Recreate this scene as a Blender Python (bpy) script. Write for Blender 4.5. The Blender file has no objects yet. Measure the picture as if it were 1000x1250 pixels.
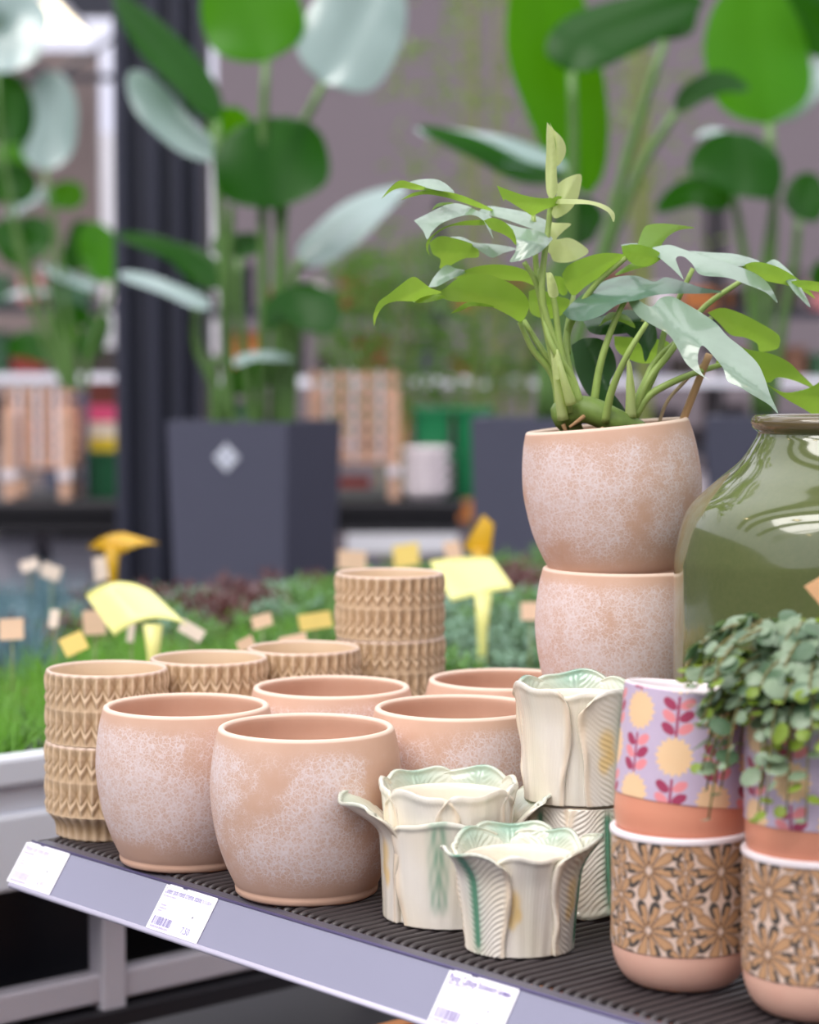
import bpy, bmesh, math, random
import numpy as np
from mathutils import Vector, Matrix, noise
random.seed(7)
RNG = np.random.default_rng(7)
SC = bpy.context.scene
COL = SC.collection
PI = math.pi

# ------------------------------------------------------------------ camera
F, YH, CX, CY, ZC = 2700.0, 450.0, 500.0, 625.0, 1.29
PITCH = math.atan((CY - YH) / F)
cam = bpy.data.objects.new('camera', bpy.data.cameras.new('camera'))
COL.objects.link(cam)
cam.location = (0, 0, ZC)
cam.rotation_euler = (PI / 2 - PITCH, 0, 0)
cam.data.sensor_fit = 'HORIZONTAL'
cam.data.sensor_width = 36.0
cam.data.lens = F / 1000 * 36.0
cam.data.clip_start = 0.05
cam.data.clip_end = 200
cam.data.dof.use_dof = True
cam.data.dof.focus_distance = 1.85
cam.data.dof.aperture_fstop = 5.6
SC.camera = cam

# ------------------------------------------------------------------ world, sun, exposure
w = bpy.data.worlds.new('world'); SC.world = w; w.use_nodes = True
nt = w.node_tree; bg = nt.nodes['Background']
tc = nt.nodes.new('ShaderNodeTexCoord'); sx = nt.nodes.new('ShaderNodeSeparateXYZ')
cr = nt.nodes.new('ShaderNodeValToRGB')
nt.links.new(tc.outputs['Generated'], sx.inputs[0]); nt.links.new(sx.outputs['Z'], cr.inputs[0])
cr.color_ramp.elements[0].position = 0.0; cr.color_ramp.elements[0].color = (0.36, 0.36, 0.46, 1)
cr.color_ramp.elements[1].position = 0.9; cr.color_ramp.elements[1].color = (0.98, 0.97, 1.0, 1)
nt.links.new(cr.outputs[0], bg.inputs['Color']); bg.inputs['Strength'].default_value = 1.75
sun = bpy.data.objects.new('sun', bpy.data.lights.new('sun', 'SUN')); COL.objects.link(sun)
sun.data.energy = 2.6; sun.data.angle = math.radians(40); sun.data.color = (1.0, 0.95, 0.9)
sun.rotation_euler = Vector((0.55, 0.62, -1.0)).to_track_quat('-Z', 'Y').to_euler()
SC.view_settings.view_transform = 'Standard'
SC.view_settings.look = 'None'
SC.view_settings.gamma = 1
SC.view_settings.use_curve_mapping = False
SC.view_settings.exposure = 0.34

# ------------------------------------------------------------------ helpers
def ray(x, y):
    a = (x - CX) / F; b = (CY - y) / F; c, s = math.cos(PITCH), math.sin(PITCH)
    return Vector((a, c + b * s, -s + b * c))
def atz(x, y, z):
    r = ray(x, y); return Vector((0, 0, ZC)) + r * ((z - ZC) / r.z)
def atY(x, y, Y):
    r = ray(x, y); return Vector((0, 0, ZC)) + r * (Y / r.y)
def lin(c):
    return tuple((v / 255 / 12.92) if v / 255 <= 0.04045 else ((v / 255 + 0.055) / 1.055) ** 2.4 for v in c)
def sstep(a, b, x):
    t = np.clip((x - a) / (b - a), 0, 1); return t * t * (3 - 2 * t)

class NG:
    """small wrapper for building a node tree"""
    def __init__(s, name):
        s.m = bpy.data.materials.new(name); s.m.use_nodes = True
        s.t = s.m.node_tree; s.n = s.t.nodes; s.l = s.t.links
        s.p = s.n['Principled BSDF']; s.out = s.n['Material Output']
    def node(s, typ, **kw):
        n = s.n.new(typ)
        for k, v in kw.items(): setattr(n, k, v)
        return n
    def link(s, a, b): s.l.new(a, b)
    def val(s, sock, v):
        if hasattr(v, 'is_output'): s.l.new(v, sock)
        else: sock.default_value = v
    def math(s, op, a, b=0.0, clamp=False):
        n = s.node('ShaderNodeMath', operation=op, use_clamp=clamp)
        s.val(n.inputs[0], a); s.val(n.inputs[1], b); return n.outputs[0]
    def maprange(s, v, a, b, c=0.0, d=1.0, smooth=True):
        n = s.node('ShaderNodeMapRange', interpolation_type='SMOOTHSTEP' if smooth else 'LINEAR')
        s.val(n.inputs['Value'], v); s.val(n.inputs['From Min'], a); s.val(n.inputs['From Max'], b)
        s.val(n.inputs['To Min'], c); s.val(n.inputs['To Max'], d); return n.outputs['Result']
    def mix(s, f, a, b, blend='MIX'):
        n = s.node('ShaderNodeMix', data_type='RGBA', blend_type=blend)
        s.val(n.inputs['Factor'], f)
        for sock, v in ((n.inputs['A'], a), (n.inputs['B'], b)):
            pass
        ia = [i for i in n.inputs if i.type == 'RGBA']
        for sock, v in zip(ia, (a, b)):
            if hasattr(v, 'is_output'): s.l.new(v, sock)
            else: sock.default_value = (*v[:3], 1)
        return [o for o in n.outputs if o.type == 'RGBA'][0]
    def coords(s, jitter=True):
        tc = s.node('ShaderNodeTexCoord')
        if not jitter: return tc.outputs['Object']
        oi = s.node('ShaderNodeObjectInfo'); v = s.node('ShaderNodeVectorMath', operation='ADD')
        cx = s.node('ShaderNodeCombineXYZ')
        s.link(s.math('MULTIPLY', oi.outputs['Random'], 37.0), cx.inputs[0])
        s.link(s.math('MULTIPLY', oi.outputs['Random'], 11.0), cx.inputs[1])
        s.link(tc.outputs['Object'], v.inputs[0]); s.link(cx.outputs[0], v.inputs[1]); return v.outputs[0]
    def noise(s, co, scale, detail=3.0, rough=0.55, out='Fac'):
        n = s.node('ShaderNodeTexNoise'); s.link(co, n.inputs['Vector'])
        n.inputs['Scale'].default_value = scale; n.inputs['Detail'].default_value = detail
        n.inputs['Roughness'].default_value = rough; return n.outputs[out]
    def bump(s, h, strength=0.3, dist=0.002):
        b = s.node('ShaderNodeBump'); b.inputs['Strength'].default_value = strength
        b.inputs['Distance'].default_value = dist; s.link(h, b.inputs['Height'])
        s.link(b.outputs[0], s.p.inputs['Normal'])

MATS = {}
def simple(name, rgb, rough=0.5, var=0.12, nscale=8.0, metal=0.0, spec=0.5, bump=0.0, coat=0.0, emit=0.0):
    if name in MATS: return MATS[name]
    g = NG(name); c = lin(rgb); co = g.coords()
    f = g.noise(co, nscale)
    dark = tuple(v * (1 - var) for v in c); light = tuple(min(1, v * (1 + var)) for v in c)
    g.link(g.mix(f, dark, light), g.p.inputs['Base Color'])
    g.p.inputs['Roughness'].default_value = rough; g.p.inputs['Metallic'].default_value = metal
    g.p.inputs['Specular IOR Level'].default_value = spec; g.p.inputs['Coat Weight'].default_value = coat
    if bump: g.bump(g.noise(co, nscale * 12), bump, 0.001)
    if emit:
        g.p.inputs['Emission Color'].default_value = (*c, 1); g.p.inputs['Emission Strength'].default_value = emit
    MATS[name] = g.m; return g.m

def leafmat(name, top, rough=0.38, trans=0.4, tcol=None, var=0.25, scale=30, veins=0.0, spec=0.5, coat=0.0):
    if name in MATS: return MATS[name]
    g = NG(name); c = lin(top); co = g.coords(); f = g.noise(co, scale, 2.0)
    col = g.mix(f, tuple(v * (1 - var) for v in c), tuple(min(1, v * (1 + var)) for v in c))
    g.link(col, g.p.inputs['Base Color']); g.p.inputs['Roughness'].default_value = rough
    g.p.inputs['Specular IOR Level'].default_value = spec; g.p.inputs['Coat Weight'].default_value = coat
    t = g.node('ShaderNodeBsdfTranslucent'); tc_ = lin(tcol or top); t.inputs[0].default_value = (*tc_, 1)
    ms = g.node('ShaderNodeMixShader'); ms.inputs[0].default_value = trans
    g.link(g.p.outputs[0], ms.inputs[1]); g.link(t.outputs[0], ms.inputs[2]); g.link(ms.outputs[0], g.out.inputs['Surface'])
    if veins:
        g.bump(f, veins, 0.001)
    MATS[name] = g.m; return g.m

def attrmat(name, rough=0.3, coat=0.0, bumpn=0.0):
    if name in MATS: return MATS[name]
    g = NG(name); a = g.node('ShaderNodeAttribute'); a.attribute_name = 'Col'
    co = g.coords(); f = g.noise(co, 60)
    g.link(g.mix(0.12, a.outputs['Color'], g.mix(f, (0.25, .25, .25), (1, 1, 1)), 'OVERLAY'), g.p.inputs['Base Color'])
    g.p.inputs['Roughness'].default_value = rough; g.p.inputs['Coat Weight'].default_value = coat
    g.p.inputs['Coat Roughness'].default_value = 0.08
    if bumpn: g.bump(g.noise(co, 400), bumpn, 0.0005)
    MATS[name] = g.m; return g.m

def mesh_from(name, verts, faces, smooth=True, cols=None):
    me = bpy.data.meshes.new(name)
    me.from_pydata([tuple(v) for v in verts], [], [tuple(int(i) for i in f) for f in faces])
    if smooth: me.polygons.foreach_set('use_smooth', [True] * len(me.polygons))
    if cols is not None:
        a = me.color_attributes.new('Col', 'FLOAT_COLOR', 'POINT')
        c = np.ones((len(verts), 4), np.float32); c[:, :3] = cols
        a.data.foreach_set('color', c.ravel())
    me.update(); return me

def grid_faces(nu, nv, closed_u=False, off=0, flip=False):
    fs = []
    for i in range(nu if closed_u else nu - 1):
        i2 = (i + 1) % nu
        for j in range(nv - 1):
            q = (off + i * nv + j, off + i2 * nv + j, off + i2 * nv + j + 1, off + i * nv + j + 1)
            fs.append(q[::-1] if flip else q)
    return fs

class MB:
    """collects shapes into one mesh"""
    def __init__(s): s.v = []; s.f = []
    def add(s, vs, fs):
        o = len(s.v); s.v += [Vector(v) for v in vs]; s.f += [tuple(i + o for i in f) for f in fs]; return s
    def box(s, c, d, rot=None, bev=0.0):
        bm = bmesh.new(); bmesh.ops.create_cube(bm, size=1)
        bmesh.ops.scale(bm, vec=d, verts=bm.verts)
        if bev: bmesh.ops.bevel(bm, geom=bm.edges[:], offset=bev, segments=2, affect='EDGES', profile=0.5)
        if rot is not None: bmesh.ops.transform(bm, matrix=rot.to_4x4(), verts=bm.verts)
        bmesh.ops.translate(bm, vec=c, verts=bm.verts)
        bm.verts.index_update()
        s.add([v.co.copy() for v in bm.verts], [[v.index for v in f.verts] for f in bm.faces]); bm.free(); return s
    def tube(s, pts, rad, n=8, cap=True):
        pts = [Vector(p) for p in pts]; k = len(pts)
        rad = [rad] * k if isinstance(rad, (int, float)) else rad
        vs = []; prev = None
        for i, p in enumerate(pts):
            t = (pts[min(i + 1, k - 1)] - pts[max(i - 1, 0)]).normalized()
            if prev is None:
                a = Vector((0, 0, 1)) if abs(t.z) < 0.9 else Vector((1, 0, 0)); nrm = t.cross(a).normalized()
            else:
                nrm = (prev - t * prev.dot(t)).normalized()
            prev = nrm; b = t.cross(nrm)
            for j in range(n):
                an = 2 * PI * j / n; vs.append(p + (nrm * math.cos(an) + b * math.sin(an)) * rad[i])
        fs = [(i * n + j, i * n + (j + 1) % n, (i + 1) * n + (j + 1) % n, (i + 1) * n + j) for i in range(k - 1) for j in range(n)]
        if cap: fs += [tuple(range(n))[::-1], tuple((k - 1) * n + j for j in range(n))]
        return s.add(vs, fs)
    def lathe(s, prof, n=64, capb=True, capt=False):
        k = len(prof); vs = [(r * math.cos(2 * PI * i / n), r * math.sin(2 * PI * i / n), z) for i in range(n) for r, z in prof]
        fs = grid_faces(n, k, True)
        if capb: fs.append(tuple(i * k for i in range(n))[::-1])
        if capt: fs.append(tuple(i * k + k - 1 for i in range(n)))
        return s.add(vs, fs)
    def mesh(s, name, smooth=False): return mesh_from(name, s.v, s.f, smooth)

def spline(pts, n):
    """Catmull-Rom through pts, n samples"""
    P = [Vector(p) for p in pts]
    if len(P) == 2: return [P[0].lerp(P[1], i / (n - 1)) for i in range(n)]
    E = [P[0] * 2 - P[1]] + P + [P[-1] * 2 - P[-2]]; out = []
    for i in range(n):
        u = i / (n - 1) * (len(P) - 1); k = min(int(u), len(P) - 2); t = u - k
        a, b, c, d = E[k:k + 4]
        out.append(0.5 * ((2 * b) + (c - a) * t + (2 * a - 5 * b + 4 * c - d) * t * t + (3 * b - a - 3 * c + d) * t ** 3))
    return out
def smoothprof(pts, n):
    return [(p.x, p.y) for p in spline([(r, z, 0) for r, z in pts], n)]

def tag(o, label, cat, group=None):
    o['label'] = label; o['category'] = cat
    if group: o['group'] = group
    return o
def obj(name, me, m, parent=None, loc=None, rot=None):
    o = bpy.data.objects.new(name, me); COL.objects.link(o)
    if m is not None and (not me.materials or me.materials[0] is not m):
        if not me.materials: me.materials.append(m)
    if parent: o.parent = parent
    if loc is not None: o.location = loc
    if rot is not None: o.rotation_euler = rot
    return o
def thing(name, label, cat, loc=(0, 0, 0), rot=(0, 0, 0), group=None):
    o = bpy.data.objects.new(name, None); COL.objects.link(o); o.empty_display_size = 0.02
    o.location = loc; o.rotation_euler = rot; return tag(o, label, cat, group)
def struct(name, me, m, **k):
    o = obj(name, me, m, **k); o['kind'] = 'structure'; return o
def wpart(name, me, m, parent):
    """part whose mesh is in world coordinates, under an unrotated empty"""
    me.transform(Matrix.Translation(-Vector(parent.location))); return obj(name, me, m, parent)

# shelf frame: O = front left corner of shelf top, U along the front edge, V along the wires
ZS = 0.85
O = atz(45, 1022, ZS); R_ = atz(800, 1246.7, ZS)
U = (R_ - O); U.z = 0; U.normalize(); V = Vector((-U.y, U.x, 0)); ZV = Vector((0, 0, 1))
SH = Matrix((U, V, ZV)).transposed()          # local (u,v,z) -> world
def sh(u, v, z=0.0): return Vector((O.x, O.y, 0)) + U * u + V * v + Vector((0, 0, z))
SROT = SH.to_euler()

# ------------------------------------------------------------------ structure: floor, walls, roof beams
m_floor = simple('floor_concrete', (50, 48, 53), 0.5, 0.2, 2.0)
struct('floor', MB().box((0, 6, -0.05), (30, 34, 0.1)).mesh('floor'), m_floor)
m_wall = simple('wall_taupe', (120, 110, 117), 0.8, 0.05, 1.0)
m_wall2 = simple('wall_brown', (132, 118, 116), 0.8, 0.05, 1.0)
m_white = simple('painted_white', (222, 222, 230), 0.5, 0.04)
struct('wall_back', MB().box((3.85, 15.1, 2.8), (10.3, 0.2, 5.6)).mesh('wall_back'), m_wall)
struct('wall_back_far', MB().box((-5.6, 17.1, 1.85), (6.44, 0.2, 3.7)).mesh('wall_back_far'), m_wall2)
struct('wall_far', MB().box((0, 20.1, 1.7), (18, 0.2, 3.4)).mesh('wall_far'), m_white)
struct('wall_right', MB().box((9.0, 4.0, 2.2), (0.2, 22, 4.4)).mesh('wall_right'), m_wall)
struct('wall_left', MB().box((-9.0, 4.0, 1.9), (0.2, 30, 3.8)).mesh('wall_left'), m_wall)
struct('wall_front', MB().box((0, -7, 1.7), (18, 0.2, 3.4)).mesh('wall_front'), m_wall)
m_dark = simple('dark_steel', (44, 46, 58), 0.45, 0.1, 4, metal=0.0)
m_black = simple('black_board', (24, 23, 30), 0.6, 0.1, 4)

def build_roof():
    for i, y in enumerate((-4.0, 1.0, 6.0, 11.0, 14.3)):
        mb = MB().box((0, y, 5.9), (18, 0.08, 0.12)).box((0, y, 5.3), (18, 0.06, 0.08))
        for k in range(18):
            x0 = -9 + k; up = k % 2
            mb.tube([(x0, y, 5.3 + 0.6 * up), (x0 + 1, y, 5.9 - 0.6 * up)], 0.02, 6)
        struct('trim_roof_truss' if i == 0 else 'trim_roof_truss.%03d' % i, mb.mesh('truss'), m_dark)
build_roof()
mb = MB().box((-5.1, 16.4, 3.95), (7.0, .10, .18)).box((-5.1, 16.4, 3.42), (7.0, .06, .05))
for k in range(9): mb.tube([(-8.6 + .75 * k, 16.4, 3.42 + .5 * (k % 2)), (-7.85 + .75 * k, 16.4, 3.92 - .5 * (k % 2))], .022, 6)
struct('trim_far_truss', mb.mesh('far_truss'), m_dark)

# ------------------------------------------------------------------ shelf
m_wire = simple('shelf_wire_coating', (66, 60, 62), 0.42, 0.1, 30)
m_rail = simple('price_rail_plastic', (134, 134, 158), 0.16, 0.04, 6, coat=0.5)
m_lip = simple('shelf_lip', (96, 94, 106), 0.4, 0.06, 20)
LU, LV = 1.25, 0.62
def build_shelf():
    t = thing('wire_shelf', 'dark ribbed display shelf carrying all the ceramic pots', 'shelf', (O.x, O.y, 0), SROT)
    # wire: a rounded rod along v that bends down at the front
    mb = MB(); pts = [(0, 0.0105, -0.008), (0, 0.011, -0.0035), (0, 0.0145, -0.0028), (0, LV - 0.01, -0.0028)]
    mb.tube(pts, 0.0028, 8); wire = mb.mesh('wire', True); wire.materials.append(m_wire)
    pitch = 0.0104; n = int((LU - 0.02) / pitch)
    for i in range(n):
        obj('wire', wire, None, t, (0.012 + i * pitch, 0, ZS))
    cross = MB().tube([(0.006, 0, 0), (LU - 0.006, 0, 0)], 0.0028, 8).mesh('cross', True); cross.materials.append(m_wire)
    for v in (0.075, 0.20, 0.33, 0.46, 0.58):
        obj('cross_wire', cross, None, t, (0, v, ZS - 0.0085))
    # frame lip: front ledge, end beam, back beam
    mb = MB().box((LU / 2, 0.004, ZS - 0.012), (LU, 0.013, 0.018), bev=0.002)
    obj('front_lip', mb.mesh('front_lip'), m_lip, t)
    mb = MB().box((0.003, LV / 2, ZS - 0.012), (0.006, LV, 0.018), bev=0.001).box((LU - 0.003, LV / 2, ZS - 0.012), (0.006, LV, 0.018), bev=0.001)
    mb.box((LU / 2, LV, ZS - 0.012), (LU, 0.006, 0.018), bev=0.001)
    obj('end_frame', mb.mesh('end_frame'), m_wire, t)
    for u in (0.68, LU - 0.1):
        for v in (0.45, 0.58):
            obj('leg', MB().box((u, v, (ZS - 0.03) / 2), (0.035, 0.035, ZS - 0.03), bev=0.003).mesh('leg'), m_black, t)
        obj('bracket', MB().box((u, LV / 2, ZS - 0.022), (0.02, LV - 0.03, 0.02), bev=0.002).mesh('bracket'), m_black, t)
    # sloping clear price rail
    r = thing('price_rail', 'lilac grey plastic price rail along the shelf front edge', 'price rail', (O.x, O.y, 0), SROT)
    prof = [(-0.0030, -0.004), (-0.0055, -0.0035), (-0.0290, -0.0385), (-0.0305, -0.0415), (-0.0275, -0.0435), (-0.0245, -0.0405), (-0.0030, -0.0085)]
    vs = []; k = len(prof)
    for u in (0.0, LU): vs += [(u, a, ZS + b) for a, b in prof]
    fs = [(i, (i + 1) % k, k + (i + 1) % k, k + i) for i in range(k)] + [tuple(range(k))[::-1], tuple(range(k, 2 * k))]
    obj('rail_body', mesh_from('rail_body', vs, fs, False), m_rail, r)
    hook = MB().tube([(0.0, -0.0292, ZS - 0.0410), (LU, -0.0292, ZS - 0.0410)], 0.0028, 8)
    obj('lower_bead', hook.mesh('bead', True), simple('rail_bead', (214, 210, 232), 0.2, 0.03, 6), r)
    lipb = MB().tube([(0.0, -0.0052, ZS - 0.0032), (LU, -0.0052, ZS - 0.0032)], 0.0015, 6)
    obj('upper_bead', lipb.mesh('bead', True), simple('rail_groove', (88, 82, 120), 0.3, 0.03, 6), r)
    return t
build_shelf()

m_paper = simple('label_paper', (246, 244, 252), 0.5, 0.02, 20)
m_ink = simple('label_ink', (118, 98, 170), 0.6, 0.05, 20)
m_ink2 = simple('label_ink_dark', (70, 66, 110), 0.6, 0.05, 20)
m_ink_l = simple('label_ink_pale', (196, 186, 224), 0.6, 0.05, 20)
def text_mesh(txt, size, sx=1.0):
    cu = bpy.data.curves.new('txt', 'FONT'); cu.body = txt; cu.size = size
    o = bpy.data.objects.new('txt', cu); COL.objects.link(o)
    dg = bpy.context.evaluated_depsgraph_get(); me = bpy.data.meshes.new_from_object(o.evaluated_get(dg))
    bpy.data.objects.remove(o); bpy.data.curves.remove(cu)
    me.transform(Matrix.Diagonal((sx, 1, 1, 1))); return me
def price_label(u0, label, title, dims, date, price, code, ink):
    W, H = 0.074, 0.0405
    # rail face frame: x along u, y up the slope
    a = Vector((0, -0.0290, ZS - 0.0385)); b = Vector((0, -0.0055, ZS - 0.0035))
    up = (b - a).normalized(); nrm = Vector((1, 0, 0)).cross(up)
    m = Matrix((Vector((1, 0, 0)), up, nrm)).transposed().to_4x4()
    org = SH.to_4x4() @ m
    loc = sh(u0, 0) + SH @ (a + nrm * 0.0006)
    t = tag(bpy.data.objects.new('price_label', None), label, 'price label', 'price labels on the rail')
    COL.objects.link(t); t.location = loc; t.rotation_euler = (SH @ m.to_3x3()).to_euler()
    mb = MB().box((W / 2, H / 2, 0), (W, H, 0.0005)).box((W * .19, H + .0005, 0), (W * .25, .0016, 0.0005)).box((W * .7, H + .0005, 0), (W * .58, .0012, .0005))
    obj('card', mb.mesh('card'), m_paper, t)
    def txt(s, x, y, size, sx, nm, mm=ink):
        obj(nm, text_mesh(s, size, sx), mm, t, (x, y, 0.0006))
    txt(title, 0.003, H - 0.0072, 0.0078, 0.58, 'title_text')
    def strokes(nm, rows, h=.0013):      # print too small to read in the photo
        mb = MB(); rs = random.Random(price + nm)
        for x, y, w_ in rows:
            e = x
            while e < x + w_:
                d = rs.uniform(.0006, .0016); mb.box((e + d / 2, y + h / 2, .0005), (d, h, .0002)); e += d + rs.uniform(.0005, .0011)
        obj(nm, mb.mesh(nm), m_ink_l, t)
    if dims: txt(dims, 0.003, H - 0.0102, 0.0036, 0.8, 'dimension_text')
    else: strokes('dimension_text', [(.003, H - .0102, .018)])
    txt(date, W - 0.0175, H - 0.0068, 0.0038, 0.8, 'date_text')
    strokes('small_text', [(.0055, H - .0185, .007), (.0055, H - .0212, .009), (.0055, H - .0239, .004)])
    txt(price, W - 0.027, 0.0040, 0.0082, 0.85, 'price_text', m_ink2 if ink is m_ink2 else ink)
    mb = MB(); x = 0.0045; rr = random.Random(code)
    while x < 0.030:
        d = rr.choice((.0003, .0004, .0006)); mb.box((x + d / 2, 0.0085, 0.0004), (d, 0.0075, 0.0002)); x += d + rr.choice((.0005, .0008, .0012))
    obj('barcode', mb.mesh('barcode'), ink, t)
    if code.startswith('8'): txt(code, 0.0015, 0.0015, 0.0034, 0.85, 'barcode_digits')
    else: strokes('barcode_digits', [(.0045, .002, .025)], .0018)
    mb = MB().lathe([(0.0001, 0), (0.0008, 0), (0.0008, 0.0002), (0.0001, 0.0002)], 12)
    o = obj('dot', mb.mesh('dot'), m_ink2, t, (W - 0.020, 0.0195, 0.0004))
def u_of(x, y):
    p = atz(x, y, ZS - 0.004); return (p - O).dot(U)
m_ink_m = simple('label_ink_mid', (150, 142, 196), 0.6, 0.05, 20)
price_label(u_of(5, 1033) - 0.004, 'white price label reading 4,95 at the end of the rail', 'Planter pot rond sand', '', '31-5-2024', '4,95', 'a', m_ink_l)
price_label(u_of(190, 1083) - 0.004, 'white price label reading 7,50 below the round pots', 'Leder pot rond creme stone', '', '31-5-2024', '7,50', 'b', m_ink_m)
price_label(u_of(556, 1184) - 0.004, 'white price label reading 8,95 for a stoneware cabbage planter', 'Planter Cabbage Stoneware Green', '10.8 x 10.8 x 9.7 cm', '21-6-2024', '8,95', '8 719533 387547', m_ink)

# ------------------------------------------------------------------ terracotta glazed pots
def glaze_mat():
    g = NG('terracotta_reactive_glaze'); co = g.coords()
    vx = g.noise(co, 240, 2.0, out='Color')
    sub = g.node('ShaderNodeVectorMath', operation='SUBTRACT'); g.link(vx, sub.inputs[0]); sub.inputs[1].default_value = (.5, .5, .5)
    sc = g.node('ShaderNodeVectorMath', operation='SCALE'); g.link(sub.outputs[0], sc.inputs[0]); sc.inputs['Scale'].default_value = 0.0032
    ad = g.node('ShaderNodeVectorMath', operation='ADD'); g.link(co, ad.inputs[0]); g.link(sc.outputs[0], ad.inputs[1])
    def edge(scale):
        v = g.node('ShaderNodeTexVoronoi', feature='DISTANCE_TO_EDGE'); g.link(ad.outputs[0], v.inputs['Vector'])
        v.inputs['Scale'].default_value = scale; return v.outputs['Distance']
    at = g.node('ShaderNodeAttribute'); at.attribute_name = 'Col'; outside = at.outputs['Fac']
    cov = g.noise(co, 11, 4.0, 0.62)                      # where the glaze sits
    tcn = g.node('ShaderNodeTexCoord'); sz = g.node('ShaderNodeSeparateXYZ'); g.link(tcn.outputs['Object'], sz.inputs[0])
    zmask = g.math('MULTIPLY', g.maprange(sz.outputs['Z'], 0.000, 0.050), g.maprange(sz.outputs['Z'], 0.140, 0.112))
    cov = g.math('MULTIPLY', g.math('MULTIPLY', g.maprange(cov, 0.29, 0.64), zmask), outside)
    fine = g.noise(co, 420, 2.0); med = g.noise(co, 70, 3.0)
    def net(scale, k):
        th = g.math('ADD', g.math('MULTIPLY', g.math('MULTIPLY', cov, g.maprange(med, .3, .7, .4, 1.5)), k), 0.012)
        return g.maprange(g.math('SUBTRACT', 1.0, g.math('DIVIDE', edge(scale), th), clamp=True), 0.0, 0.7)
    lace = g.math('MAXIMUM', net(195, .17), g.math('MULTIPLY', net(400, .26), 0.7))
    lace = g.math('MULTIPLY', lace, g.maprange(cov, 0.03, 0.5))
    lace = g.math('MULTIPLY', lace, g.maprange(fine, 0.3, 0.6, 0.45, 0.85))
    haze = g.math('MULTIPLY', cov, 0.42)
    clay = g.mix(g.noise(co, 22, 3), lin((204, 162, 138)), lin((222, 186, 164)))
    clay = g.mix(g.maprange(g.math('MULTIPLY', sz.outputs['Z'], 1.0), 0.1368, 0.1386), clay, lin((238, 212, 194)))
    c1 = g.mix(haze, clay, lin((220, 196, 190)))
    c2 = g.mix(lace, c1, lin((234, 221, 222)))
    g.link(c2, g.p.inputs['Base Color']); g.p.inputs['Roughness'].default_value = 0.6
    g.p.inputs['Specular IOR Level'].default_value = 0.35
    h = g.math('ADD', g.math('MULTIPLY', lace, 0.6), g.math('MULTIPLY', fine, 0.25)); g.bump(h, 0.25, 0.0006)
    return g.m
M_GLAZE = glaze_mat()
PH = 0.140
def pot_mesh():
    outer = [(0.0585, 0.0), (0.0600, 0.0015), (0.0606, 0.005), (0.0600, 0.0068)] + \
        smoothprof([(0.0608, 0.0078), (0.0690, 0.026), (0.0765, 0.050), (0.0808, 0.080), (0.0803, 0.103), (0.0775, 0.124), (0.0745, 0.1365)], 26) + \
        [(0.0737, 0.1388), (0.0722, 0.1399), (0.0704, 0.1400), (0.0689, 0.1390), (0.0682, 0.1372)] + \
        smoothprof([(0.0685, 0.134), (0.0725, 0.115), (0.0738, 0.085), (0.066, 0.04), (0.050, 0.012), (0.0, 0.008)], 22)
    outer = [(0.0, 0.002)] + [(0.052, 0.002), (0.0565, 0.0)] + outer
    k = len(outer); mb = MB().lathe([(max(r, 1e-4), z) for r, z in outer], 96, capb=False); msk = np.array([1.0 if i < k - 24 else 0.0 for i in range(k)] * 96)
    me = mesh_from('round_pot', mb.v, mb.f, True, np.repeat(msk[:, None], 3, 1))
    me.materials.append(M_GLAZE); return me
POT = pot_mesh()
def big_pot(x, y, z, label, rz=0.0, tilt=None):
    o = obj('round_planter', POT, None, None, (x, y, z)); o.rotation_euler = (0, 0, rz)
    if tilt: o.rotation_mode = 'QUATERNION'; o.rotation_quaternion = Matrix.Rotation(tilt[0], 3, Vector(tilt[1])).to_quaternion() @ Matrix.Rotation(rz, 3, 'Z').to_quaternion()
    return tag(o, label, 'planter', 'round peach planters with lacy white glaze')
P1 = Vector((-0.087, 1.846))
big_pot(P1.x, P1.y, ZS, 'peach round planter with dense white lace glaze beside the wide cabbage planter', 0.4)
big_pot(-0.200, 1.966, ZS, 'peach round planter with pale lavender lower half next to the diamond pot stack', 2.0)
big_pot(-0.074, 2.083, ZS, 'pinkish round planter tucked behind two peach planters, in front of diamond pots', 3.1)
big_pot(0.043, 1.955, ZS, 'tan round planter with plain upper half right behind the wide cabbage planter', 4.6)
big_pot(0.093, 2.135, ZS, 'pinkish round planter with only its rim showing beside the tall planter stack', 1.2)
ST = (0.1965, 2.006)
big_pot(ST[0], ST[1], ZS, 'hidden bottom round planter of the tall stack of three', 5.0)
big_pot(ST[0] - 0.001, ST[1], ZS + PH - 0.020, 'middle round planter of the tall stack of three, white veined glaze', 0.9)
ZTOP = ZS + 2 * (PH - 0.020) + 0.010
TILT = math.radians(5.5)
big_pot(ST[0] - 0.0045, ST[1] - 0.002, ZTOP, 'topmost tilted round planter of the stack, holding the split-leaf plant', 2.6, (-TILT, (0, 1, 0)))

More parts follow.
